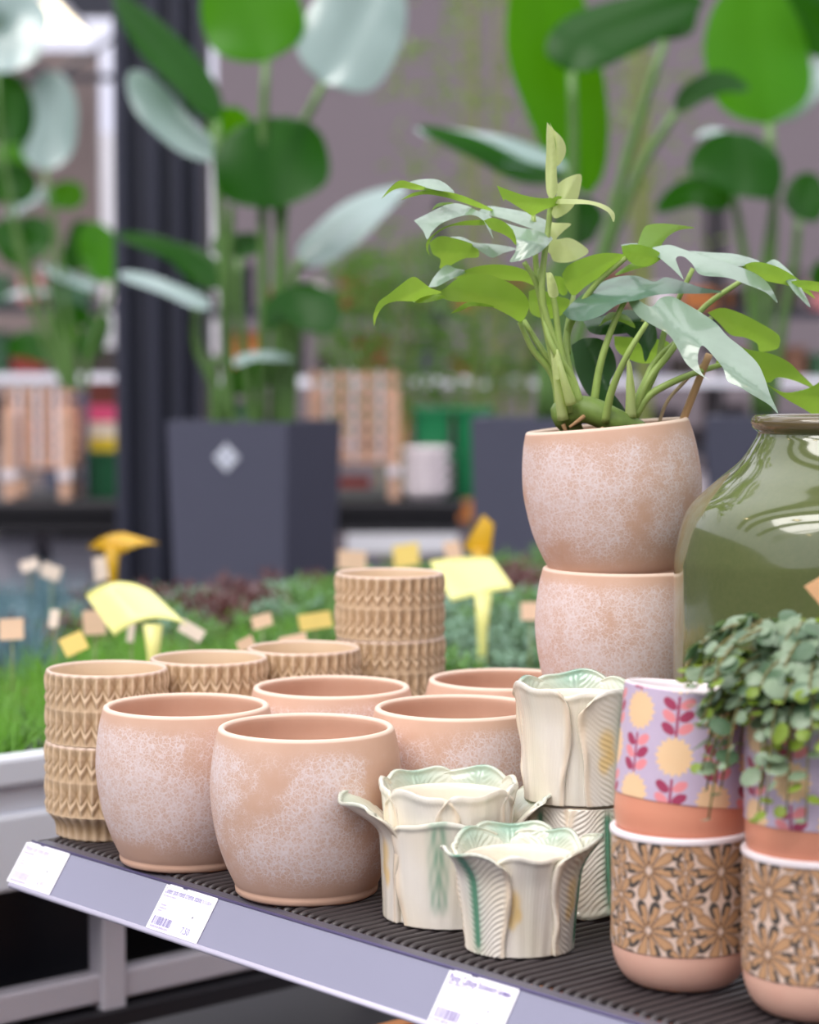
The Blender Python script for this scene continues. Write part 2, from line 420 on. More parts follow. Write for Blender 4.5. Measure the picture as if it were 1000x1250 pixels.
# ------------------------------------------------------------------ diamond relief pots
def diamond_mesh():
    ncol, per = 32, 12; n = ncol * per; R = 0.0592; H, FT = 0.090, 0.023
    prof_foot = [(0.0465, 0.0), (0.0470, 0.002), (0.0470, 0.008), (0.0485, 0.014), (0.0530, 0.020), (0.0555, 0.0225)]
    zs_pat = np.linspace(FT, H - 0.0025, 84)
    lev = [(300, .80, 380, .0), (380, 1.0, 380, .0), (455, .75, 375, .0), (468, .35, 388, .05), (515, 1.0, 432, .35), (562, .55, 482, .05),
           (572, .50, 492, .12), (588, .72, 590, .72), (602, .78, 680, .12)]
    yr = np.array([l[0] for l in lev]) - 300.0; hr = np.array([l[1] for l in lev]); yb = np.array([l[2] for l in lev]) - 300.0; hb = np.array([l[3] for l in lev])
    yr = np.concatenate([yr - 310, yr, yr + 310, yr + 620]); yb = np.concatenate([yb - 310, yb, yb + 310, yb + 620]); hr = np.tile(hr, 4); hb = np.tile(hb, 4)
    vs = []; k = None
    Y = (H - 0.003 - zs_pat) / (H - FT) * 620.0
    for i in range(n):
        fr = (i % per) / per; s = abs(fr - 0.5) * 2          # 0 ridge, 1 boundary
        yk = yr + (yb - yr) * s; hk = hr + (hb - hr) * s
        order = np.argsort(yk, kind='stable'); h = np.interp(Y, yk[order], hk[order])
        fade = np.clip((Y + 0) / 25, 0, 1); h = h * fade + 0.6 * (1 - fade)
        h = 0.72 * h + 0.28 * (1 - s); r = R - 0.0048 + 0.0048 * h
        th = 2 * PI * i / n; c, sn = math.cos(th), math.sin(th)
        flute = 0.0016 * (0.5 + 0.5 * math.cos(2 * PI * fr * 1.0 + PI))
        row = [(0.0001, 0.001), (0.040, 0.001)]
        row += [(a + flute, z) for a, z in prof_foot]
        row += [(0.0560, 0.0229), (R - 0.0045, 0.0230)]
        row += list(zip(r, zs_pat))
        row += [(R - 0.0022, H - 0.0008), (R - 0.0034, H), (R - 0.0052, H - 0.0004), (R - 0.0060, H - 0.002), (R - 0.0062, 0.05), (R - 0.0075, 0.030), (0.045, 0.024), (0.041, 0.012), (0.0001, 0.010)]
        k = len(row); vs += [(a * c, a * sn, z) for a, z in row]
    me = mesh_from('diamond_pot', vs, grid_faces(n, k, True), True)
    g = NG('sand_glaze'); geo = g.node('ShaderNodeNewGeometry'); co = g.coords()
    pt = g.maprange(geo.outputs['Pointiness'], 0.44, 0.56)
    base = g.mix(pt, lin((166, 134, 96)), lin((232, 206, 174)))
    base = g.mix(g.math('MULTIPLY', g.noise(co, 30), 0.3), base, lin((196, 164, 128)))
    tcn = g.node('ShaderNodeTexCoord'); sz = g.node('ShaderNodeSeparateXYZ'); g.link(tcn.outputs['Object'], sz.inputs[0])
    base = g.mix(g.maprange(sz.outputs['Z'], H - 0.0032, H - 0.0018), base, lin((226, 200, 180)))
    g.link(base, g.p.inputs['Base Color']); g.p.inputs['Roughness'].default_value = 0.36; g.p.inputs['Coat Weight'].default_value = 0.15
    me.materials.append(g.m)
    return me
DIA = diamond_mesh(); DST = 0.0672
def dia(x, y, lvl, label, rz):
    o = obj('diamond_relief_pot', DIA, None, None, (x, y, ZS + lvl * DST)); o.rotation_euler = (0, 0, rz)
    return tag(o, label, 'plant pot', 'sand coloured pots with diamond relief')
DA = Vector((-0.288, 2.083)); DV = Vector((V.x, V.y)) * 0.1192
spots = [(DA, 2, 'by the shelf end, next to the price rail'), (DA + DV, 2, 'second from the shelf end'),
         (DA + DV * 2, 2, 'third from the shelf end'), (Vector((-0.021, 2.338)), 3, 'the tallest stack, fourth from the shelf end')]
for si, (p, n, where) in enumerate(spots):
    for l in range(n):
        nm = ['lower', 'upper'][l] if n == 2 else ['bottom', 'middle', 'top'][l]; where = where.split(',')[0]
        dia(p.x + (0.001 if l == 1 else 0), p.y, l, '%s sand diamond relief pot in the stack %s' % (nm, where), 0.07 * l + si * 0.045)

# ------------------------------------------------------------------ cabbage planters
M_CAB = attrmat('cabbage_glaze', 0.22, 0.6)
C_CREAM = np.array(lin((240, 230, 212))); C_WHITE = np.array(lin((240, 236, 232))); C_GRN = np.array(lin((96, 152, 124))); C_YEL = np.array(lin((240, 204, 128)))
C_PALE = np.array(lin((176, 206, 190))); C_TAN = np.array(lin((224, 196, 160)))
def body_r(z, H, rb, rt): return rb + (rt - rb) * (z / H) ** 1.4
def cab_leaf(H, rb, rt, a0, hw, zt, z0, off, flare, mid, blotch, seed, notch=0.0, nu=61, nv=84, curl=0.0, tipg=0.6, ss=1.0):
    rr = np.random.default_rng(seed); s = np.linspace(-1, 1, nu)[:, None]; t = np.linspace(0, 1, nv)[None, :]
    ph = rr.uniform(0, 6, 4)
    width = hw * (0.80 + 0.20 * np.sin(np.clip(t / 0.8, 0, 1) * PI / 2) - 0.13 * sstep(0.84, 1.0, t) ** 1.5)
    a = a0 + width * s + 0.025 * np.sin(9 * t + ph[0]) * (np.abs(s) ** 4) * np.sign(s)
    z = z0 + (zt - z0) * t * (1 - 0.085 * s ** 4 * t ** 2 - notch * np.exp(-(s / 0.22) ** 2) * t ** 3)
    z = z + 0.0020 * np.sin(4.6 * s + ph[1]) * sstep(.6, 1, t)
    r = body_r(np.clip(z, 0, None), H, rb, rt) + off
    f = sstep(0.60, 1.0, t) ** 1.6
    r = r + flare * f * (1 - 0.45 * s ** 2)
    z = z - curl * sstep(0.86, 1.0, t) ** 2 * (1 - 0.6 * s ** 2)
    edge = np.exp(-((np.abs(s) - 0.93) / 0.075) ** 2)
    r = r + edge * (0.0016 + 0.0012 * np.sin(13 * t + ph[2])) * sstep(0.05, .3, t)
    r = r + 0.0014 * np.exp(-((t - 0.965) / 0.03) ** 2)
    # veins
    zz = z - z0; arc = s * hw * rt
    if mid:
        groove = -0.0014 * np.exp(-((arc - 0.0016) / 0.0010) ** 2) - 0.0014 * np.exp(-((arc + 0.0016) / 0.0010) ** 2) + 0.0010 * np.exp(-(arc / 0.0010) ** 2)
        side = np.sin((zz - np.abs(arc) * 0.75 + .0012 * np.sin(np.abs(arc) * 260 + ph[3])) * 2 * PI / 0.0046) * 0.00050 * sstep(0.002, 0.006, np.abs(arc)) * (1 - edge)
        r = r + (groove + side) * (1 - 0.7 * sstep(.9, 1, t)) * ss
    else:
        streak = 0.00022 * np.sin(arc * 2 * PI / 0.0030 + 1.2 * np.sin(zz * 60)) + 0.0002 * np.sin(arc * 2 * PI / 0.013 + ph[3])
        r = r + streak * (1 - edge)
    th = 0.0048 * (1 - 0.30 * sstep(.8, 1, t)) * np.ones_like(s)
    ri = r - th
    def P(rad, zz_): return np.stack([rad * np.cos(a), rad * np.sin(a), zz_], -1).reshape(-1, 3)
    vo, vi = P(r, z), P(ri, z - 0.0008 * sstep(.9, 1, t))
    n0 = nu * nv; fo = grid_faces(nu, nv); fi = grid_faces(nu, nv, off=n0, flip=True); sd = []
    for i in range(nu - 1):
        sd.append((i * nv + nv - 1, (i + 1) * nv + nv - 1, n0 + (i + 1) * nv + nv - 1, n0 + i * nv + nv - 1)); sd.append(((i + 1) * nv, i * nv, n0 + i * nv, n0 + (i + 1) * nv))
    for j in range(nv - 1):
        sd.append((j, j + 1, n0 + j + 1, n0 + j)); b = (nu - 1) * nv; sd.append((b + j + 1, b + j, n0 + b + j, n0 + b + j + 1))
    # colour
    S = s + 0 * t; T = t + 0 * s; A = np.abs(arc) + 0 * t
    col = C_CREAM * np.ones((nu, nv, 1)); k = (0.5 + 0.5 * np.sin(3 * S + 5 * T + ph[1]))[..., None]; col = col * (1 - 0.5 * k) + C_WHITE * 0.5 * k
    col = col * (1 - 0.5 * (edge + 0 * t)[..., None]) + C_TAN * 0.5 * (edge + 0 * t)[..., None] * 1.05
    if mid == 1:
        g = np.exp(-(A / 0.0048) ** 2) * 0.85 * sstep(0.0, .12, T) + 0.34 * np.exp(-(A / 0.011) ** 2) * (.75 + .25 * np.sin((zz - np.abs(arc) * .75) * 2 * PI / .0046))
    elif mid == 2 or mid == 0 and blotch == 2:
        g = np.exp(-(A / 0.0085) ** 4) * 0.80 * sstep(.08, .25, T) * (0.72 + .28 * np.sin(16 * T + ph[2]) * np.sin(A * 900 + 9 * T))
    else: g = 0.08 * np.exp(-(A / 0.01) ** 2) + 0 * T
    g = np.clip(g, 0, 1)[..., None]; col = col * (1 - g) + C_GRN * g
    if blotch in (1, 3):
        for (bs, bt, br) in ((0.42, .55, .12), (.32, .42, .08), (.5, .36, .09)):
            bb = np.exp(-(((S - bs * (1 if blotch == 1 else -1)) / (br * 1.6)) ** 2 + ((T - bt) / br) ** 2) ** 2)[..., None] * 0.8; col = col * (1 - bb) + C_YEL * bb
    tg = (tipg * sstep(.88, 1.0, T))[..., None] * 0.55; col = col * (1 - tg) + C_PALE * tg
    ci = C_PALE * 0.12 + C_CREAM * .88; coli = np.ones((nu, nv, 1)) * ci; q = (sstep(.62, 1.0, T) * tipg * (.35 + .65 * np.exp(-(S / .55) ** 2)))[..., None]; coli = coli * (1 - q) + (C_GRN * .5 + C_PALE * .5) * q
    return mesh_from('leaf', np.concatenate([vo, vi]), fo + fi + sd, True, np.concatenate([col.reshape(-1, 3), coli.reshape(-1, 3)]))
def cab_body(H, rb, rt, hb):
    prof = [(1e-4, .001), (rb - .006, 0.001), (rb - .003, 0.0), (rb, .0012)] + [(body_r(z, H, rb, rt), z) for z in np.linspace(0.004, hb - .002, 20)] + \
        [(body_r(hb, H, rb, rt) - .001, hb), (body_r(hb, H, rb, rt) - .0035, hb), (body_r(hb, H, rb, rt) - .005, hb - .002)] + [(body_r(z, H, rb, rt) - .0055, z) for z in np.linspace(hb - .006, .008, 14)] + [(1e-4, .007)]
    mb = MB().lathe(prof, 72, capb=False)
    return mesh_from('cup', mb.v, mb.f, True, np.tile(C_CREAM, (len(mb.v), 1)))
def cabbage(name, label, loc, rz, H, rb, rt, hb, leaves, inverted=False):
    t = thing(name, label, 'planter', loc, (PI if inverted else 0, 0, rz), 'cabbage leaf stoneware planters')
    obj('cup', cab_body(H, rb, rt, hb), M_CAB, t)
    for L in leaves: obj('leaf', cab_leaf(H, rb, rt, **L), M_CAB, t)
    return t
d2 = math.radians
def LF(a, hw, zt, off, flare, mid, bl, seed, **k): return dict(a0=d2(a), hw=d2(hw), zt=zt, z0=0.0008, off=off, flare=flare, mid=mid, blotch=bl, seed=seed, **k)
# the camera looks along +Y, so the front of a planter is at azimuth -90
small = [LF(-82, 40, .079, .0012, .003, 0, 3, 21, tipg=.15), LF(-140, 40, .084, .0042, .0120, 1, 0, 1, curl=.003), LF(-14, 46, .089, .0044, .012, 1, 3, 2, curl=.001),
         LF(50, 46, .083, .001, .003, 1, 0, 4, tipg=.8), LF(95, 46, .086, .0025, .004, 1, 0, 5, tipg=1.0), LF(142, 46, .084, .001, .003, 1, 0, 6, tipg=.8)]
HS, RBS, RTS = 0.086, 0.0375, 0.0470
cabbage('cabbage_planter', 'small flared cream cabbage planter with green ribs at the shelf edge', (0.0835, 1.664, ZS), 0.0, HS, RBS, RTS, 0.070, small)
HL = 0.112; RBL, RTL = 0.0475, 0.0535
large = [LF(-122, 40, .108, .0006, .001, 0, 0, 11, tipg=.15), LF(-60, 42, .108, .0006, .001, 0, 0, 12, tipg=.15), LF(0, 40, .110, .0008, .001, 0, 0, 13, tipg=.3), LF(60, 44, .112, .0008, .002, 1, 0, 14, tipg=.8), LF(120, 44, .111, .0008, .002, 1, 0, 15, tipg=.8), LF(180, 40, .110, .0008, .001, 0, 0, 16, tipg=.3),
         LF(-99, 43, .086, .0058, .001, 0, 2, 17, tipg=.35), LF(-172, 36, .101, .0054, .031, 0, 1, 18, curl=.003, tipg=.7), LF(14, 32, .104, .0054, .029, 0, 0, 19, curl=.006, tipg=.8)]
cabbage('cabbage_planter', 'wide cream cabbage planter with two spreading leaves and a broad green stripe', (0.0315, 1.762, ZS), 0.0, HL, RBL, RTL, 0.098, large)
straight = [LF(-95, 44, .092, .0005, .001, 0, 0, 31, tipg=.1), LF(-47, 47, .095, .0040, .003, 1, 3, 32, tipg=.2), LF(-142, 40, .098, .0036, .005, 0, 0, 33, tipg=.05), LF(30, 46, .094, .002, .002, 1, 0, 34), LF(90, 46, .098, .003, .002, 1, 0, 35, tipg=1.), LF(150, 44, .095, .002, .003, 1, 0, 36)]
CS = (0.1385, 1.795); HI = 0.088
cabbage('cabbage_planter', 'upside-down cabbage planter with a green rib, bottom of the cabbage pair', (CS[0], CS[1], ZS + HI), d2(-22), HI, 0.0405, 0.0470, .078,
        [LF(40, 50, HI - .001, .0035, .004, 1, 0, 41), LF(120, 46, HI - .002, .001, .003, 1, 0, 42), LF(-40, 48, HI - .002, .001, .003, 1, 0, 43), LF(-110, 46, HI - .002, .003, .003, 0, 0, 44), LF(180, 40, HI - .002, .002, .003, 1, 0, 45)], True)
cabbage('cabbage_planter', 'upright cream cabbage planter with yellow patch standing on an upturned one', (CS[0], CS[1], ZS + HI + .001), 0.0, 0.095, 0.0415, 0.0470, .084, straight)
cabbage('cabbage_planter', 'cabbage planter mostly hidden behind the tan flower print pot', (0.235, 1.708, ZS), d2(-30), HS, RBS, RTS, .070, small)

# ------------------------------------------------------------------ printed pots
def printed_pot(kind):
    n, nz = 480, 190; R, H = 0.0505, 0.112
    th = np.linspace(0, 2 * PI, n, endpoint=False)[:, None]; base_h = 0.026
    zs_ = np.linspace(0.0015, H, nz)[None, :]
    if kind == 'pink':
        rad = R * (0.985 + 0.015 * np.clip(zs_ / H, 0, 1)) - 0.014 * (1 - np.sqrt(1 - np.clip((0.026 - zs_) / 0.0262, 0, 1) ** 2))
        if True: rad = rad
    else:
        rad = R - 0.020 * (1 - np.sqrt(1 - np.clip((0.030 - zs_) / 0.0302, 0, 1) ** 2))
    X = th * R; Z = zs_ + 0 * th
    bandz = 0.034 if kind == 'pink' else 0.029
    if kind == 'pink':
        lav, pe, dk, pk = (np.array(lin(c)) for c in ((206, 188, 214), (250, 210, 164), (172, 66, 100), (244, 150, 156)))
        col = np.ones((n, nz, 1)) * lav; pitch = 2 * PI * R / 10; per = 0.058
        ci = np.floor(X / pitch); cx = X - (ci + .5) * pitch + 0 * Z; zo = (Z + per * 0.5 * (ci % 2) + 0.006) % per
        # flower centred zo = per*.25, stem spans per*.5..per
        fr = np.hypot(cx, zo - per * .25); fa = np.arctan2(zo - per * .25, cx)
        def put(mask, c): col[mask] = c
        put((np.abs(cx) < 0.0008) & (zo > per * .46) & (zo < per * .98), dk)
        for q in range(3):
            zc = per * (.545 + .15 * q)
            for sgn in (-1, 1):
                dx = (cx * sgn - 0.0064); dz = zo - zc - 0.0022 - (0.0010 if sgn > 0 else 0)
                a = dx * math.cos(.6) + dz * math.sin(.6); b = -dx * math.sin(.6) + dz * math.cos(.6)
                put((a / 0.0058) ** 2 + (b / 0.0034) ** 2 < 1, dk if (q + (sgn > 0)) % 2 == 0 else pk)
        put(fr < 0.0130 * (1 + 0.075 * np.sign(np.cos(fa * 16)) * np.abs(np.cos(fa * 16)) ** .5), pe)
        clay = np.array(lin((228, 152, 124))); mb_ = Z < bandz; col[mb_] = clay; topz = H - 0.0018
    else:
        bgc, tan, dk, ch = (np.array(lin(c)) for c in ((226, 200, 184), (190, 148, 110), (104, 78, 62), (70, 68, 66)))
        col = np.ones((n, nz, 1)) * bgc
        rs = np.random.default_rng(5)
        speck = (np.sin(X * 2600 + 3 * np.sin(Z * 900)) * np.sin(Z * 2300 + 2 * np.sin(X * 1100))); col = col * (1 - 0.10 * (speck > .35)[..., None])
        px, pz = 2 * PI * R / 6, 0.0425
        def flower(ox, oz, Rf, k, rot):
            cx = (X - ox + px / 2) % px - px / 2 + 0 * Z; cz = (Z - oz + pz / 2) % pz - pz / 2
            rho = np.hypot(cx, cz) / Rf; ph = (np.arctan2(cz, cx) + rot) / (2 * PI) * k; pid = np.floor(ph) % k; f = ph - np.floor(ph) - .5
            hwid = 0.365 * np.sqrt(np.clip(1 - ((rho - .54) / .46) ** 2, 0, 1))
            out = (np.abs(f) < hwid + 0.05 / np.maximum(rho, .2)) & (rho < 1.05) & (rho > .10); inn = (np.abs(f) < hwid - 0.01) & (rho < 1.0) & (rho > .12)
            col[out] = dk; col[inn] = tan
            tip = inn & np.isin(pid, (0, 2, 3, 5, 6, 8)) & ((rho > .82) | (f > hwid * .30)) & (rho > .5); col[tip] = ch
            vein = inn & (np.abs(f) < .035) & (rho < .8); col[vein] = tan * 1.25
        flower(px * .25, 0.047, 0.0218, 10, .3); flower(px * .75, 0.047 + pz / 2, 0.0150, 8, .2)
        flower(px * .75, 0.047 , 0.0100, 6, .5)
        clay = np.array(lin((232, 182, 162))); mb_ = Z < bandz; col[mb_] = clay; topz = H - 0.0022
    white = np.array(lin((246, 236, 240)))
    if kind != 'pink': col[(Z > topz - 0.0012)] = white
    # inside and bottom rows
    r_o = rad + 0 * th
    if kind != 'pink': r_o = r_o + 0.0010 * (Z > topz - .0012) 
    r_o = r_o - 0.0009 * (Z < bandz)
    ins = [(R - 0.0008, H + 0.0010), (R - .002, H + .0014), (R - .0035, H + .0008), (R - .0042, H - .002), (R - .0045, H * .5), (R - .008, .018), (R - .02, .012), (1e-4, .012)]
    bot = [(1e-4, .001), (rad[0, 0] * .80, .001), (rad[0, 0] * .86, 0.0), (rad[0, 0] * .90, .0006)]
    cos, sin = np.cos(th), np.sin(th)
    A = np.concatenate([np.tile([b[0] for b in bot], (n, 1)), r_o, np.tile([b[0] for b in ins], (n, 1))], 1)
    B = np.concatenate([np.tile([b[1] for b in bot], (n, 1)), Z, np.tile([b[1] for b in ins], (n, 1))], 1)
    C = np.concatenate([np.tile(clay, (n, len(bot), 1)), col, np.tile(white, (n, len(ins), 1))], 1)
    vs = np.stack([A * cos, A * sin, B], -1).reshape(-1, 3)
    me = mesh_from(kind + '_pot', vs, grid_faces(n, A.shape[1], True), True, C.reshape(-1, 3))
    me.materials.append(attrmat('printed_ceramic_' + kind, 0.42 if kind == 'pink' else 0.5, 0.12)); return me
PINK, BROWN = printed_pot('pink'), printed_pot('brown')
B1 = Vector((0.1955, 1.570)); B2 = Vector((0.2790, 1.497)); PHT = 0.1125
tag(obj('flower_print_pot', BROWN, None, None, (B1.x, B1.y, ZS), (0, 0, 0.72)), 'tan flower print pot with bare pink base next to the cabbage planters', 'plant pot', 'tan flower print pots')
tag(obj('flower_print_pot', BROWN, None, None, (B2.x, B2.y, ZS), (0, 0, 1.5)), 'tan flower print pot underneath the trailing plant', 'plant pot', 'tan flower print pots')
tag(obj('stem_print_pot', PINK, None, None, (B1.x - .002, B1.y, ZS + PHT - 0.013), (d2(-1.5), d2(6.5), 0.3)), 'empty lilac pot with red leafy stems print, leaning on the tan pot', 'plant pot', 'lilac stem print pots')
tag(obj('stem_print_pot', PINK, None, None, (B2.x, B2.y, ZS + PHT - 0.0130), (0, 0, 1.35)), 'lilac stem print pot filled with the trailing round-leaved plant', 'plant pot', 'lilac stem print pots')

# ------------------------------------------------------------------ green vase
def build_vase():
    g = NG('green_glaze'); co = g.coords(False); f = g.noise(co, 18, 4); f2 = g.noise(co, 240, 2)
    c = g.mix(f, lin((70, 84, 46)), lin((98, 108, 66))); c = g.mix(g.math('MULTIPLY', f2, .35), c, lin((114, 116, 78)))
    tcn = g.node('ShaderNodeTexCoord'); sz = g.node('ShaderNodeSeparateXYZ'); g.link(tcn.outputs['Object'], sz.inputs[0])
    c = g.mix(g.maprange(sz.outputs['Z'], .385, .392), c, lin((96, 84, 56)))
    g.link(c, g.p.inputs['Base Color']); g.p.inputs['Roughness'].default_value = .12; g.p.inputs['Coat Weight'].default_value = .7; g.p.inputs['Coat Roughness'].default_value = .06
    g.bump(g.noise(co, 9, 2), .04, .004)
    prof = [(1e-4, .002), (.118, .002), (.122, 0), (.127, .004)] + smoothprof([(.1285, .010), (.1335, .06), (.134, .16), (.134, .26), (.1325, .288), (.123, .321), (.102, .343), (.079, .363), (.0675, .380), (.0645, .3865)], 60) + \
        [(.0660, .3880), (.0695, .3905), (.0708, .3945), (.0700, .3985), (.0672, .4010), (.0630, .4012), (.0600, .3990), (.0590, .394)] + smoothprof([(.0590, .385), (.073, .362), (.116, .318), (.127, .27), (.127, .05), (.1, .012), (1e-4, .010)], 30)
    me = MB().lathe(prof, 128, capb=False).mesh('vase', True); me.materials.append(g.m)
    tag(obj('glazed_vase', me, None, None, (0.357, 1.852, ZS)), 'large glossy olive green bottle vase with rolled lip', 'vase')
build_vase()

# ------------------------------------------------------------------ leaves
def leaf_mesh(mid, nrm, hw, kind='ovate', notches=(), fold=0.15, droop=0.15, nt_=44, nv_=13, wave=0.0, sweep=0.0, seed=0, shift=0.0):
    """mid: world points base->tip; nrm: upper-side direction(s) along the leaf"""
    pts = spline(mid, nt_); L = sum((pts[i + 1] - pts[i]).length for i in range(nt_ - 1))
    ns = [Vector(v).normalized() for v in (nrm if isinstance(nrm[0], (tuple, list, Vector)) else [nrm])]
    vs = []; rr = random.Random(seed); ph = rr.uniform(0, 6)
    for i, p in enumerate(pts):
        t = i / (nt_ - 1); T = (pts[min(i + 1, nt_ - 1)] - pts[max(i - 1, 0)]).normalized()
        if len(ns) == 1: N = ns[0]
        else:
            q = t * (len(ns) - 1); k = min(int(q), len(ns) - 2); N = ns[k].lerp(ns[k + 1], q - k)
        S = T.cross(N).normalized(); N = S.cross(T).normalized()
        if kind == 'ovate': wd = math.sin(PI * min(1, t * 1.0) ** 0.62) ** 0.85 if t < 1 else 0
        elif kind == 'lance': wd = math.sin(PI * t ** 0.75) ** 0.9 * (1 - .15 * t)
        elif kind == 'paddle': wd = max(0.0, 1 - abs(2 * t ** 0.95 - 1) ** 2.6) ** 0.6
        else: wd = math.sin(PI * t ** 0.8)
        wd = max(wd, 0.012 if 0 < i < nt_ - 1 else 0.004)
        for j in range(nv_):
            v = -1 + 2 * j / (nv_ - 1); m = 1.0
            for (t0, side, dep, wdt) in notches:
                if side * v > 0 or side == 0: m -= dep * max(0, 1 - (abs(t - t0) / wdt) ** 1.5)
            m = max(m, 0.12); x = v * wd * hw * m
            zoff = fold * abs(x) - droop * x * x / hw + wave * hw * math.sin(9 * t + ph + 2 * v) * abs(v) ** 2
            vs.append(p + S * x + N * zoff + T * (sweep * abs(x)))
    return mesh_from('leaf', vs, grid_faces(nt_, nv_), True)
from mathutils.geometry import delaunay_2d_cdt
def outline_leaf(Q, D, k, kx, curv, wob):
    """closed outline (pixels) -> leaf surface; k, kx tilt it in depth, curv bends it"""
    n = len(Q); xs = [p[0] for p in Q]; ys = [p[1] for p in Q]; xc, yc = sum(xs) / n, sum(ys) / n; w_ = max(max(xs) - xc, xc - min(xs), 1); u = D / F
    def inside(x, y):
        c = False; j = n - 1
        for i in range(n):
            if (ys[i] > y) != (ys[j] > y) and x < (xs[j] - xs[i]) * (y - ys[i]) / (ys[j] - ys[i]) + xs[i]: c = not c
            j = i
        return c
    sxx = sum((a - xc) ** 2 for a in xs); syy = sum((b - yc) ** 2 for b in ys); sxy = sum((a - xc) * (b - yc) for a, b in Q)
    an = .5 * math.atan2(2 * sxy, sxx - syy); ca, sa = math.cos(an), math.sin(an)
    vs = [Vector((p[0], p[1])) for p in Q]; st_ = max(2.5, (max(xs) - min(xs)) / 26)
    gx = min(xs)
    while gx < max(xs):
        gy = min(ys)
        while gy < max(ys):
            if inside(gx, gy) and min((gx - a) ** 2 + (gy - b) ** 2 for a, b in Q) > (st_ * .5) ** 2: vs.append(Vector((gx, gy)))
            gy += st_
        gx += st_
    r = delaunay_2d_cdt(vs, [(i, (i + 1) % n) for i in range(n)], [], 1, 1e-4)
    out = []
    for v in r[0]:
        dx, dy_ = v.x - xc, v.y - yc; al = dx * ca + dy_ * sa; ac = -dx * sa + dy_ * ca
        rel = -k * dy_ + kx * dx + curv * dx * dx / w_ + .25 * curv * dy_ * dx / w_ + .55 * abs(ac) + 2.2 * math.sin(v.x * .045 + v.y * .06 + yc) + .28 * math.sin((al + .7 * abs(ac)) * .75)
        out.append(atY(v.x, v.y, D + u * rel))
    return mesh_from('leaf', out, r[2], True)

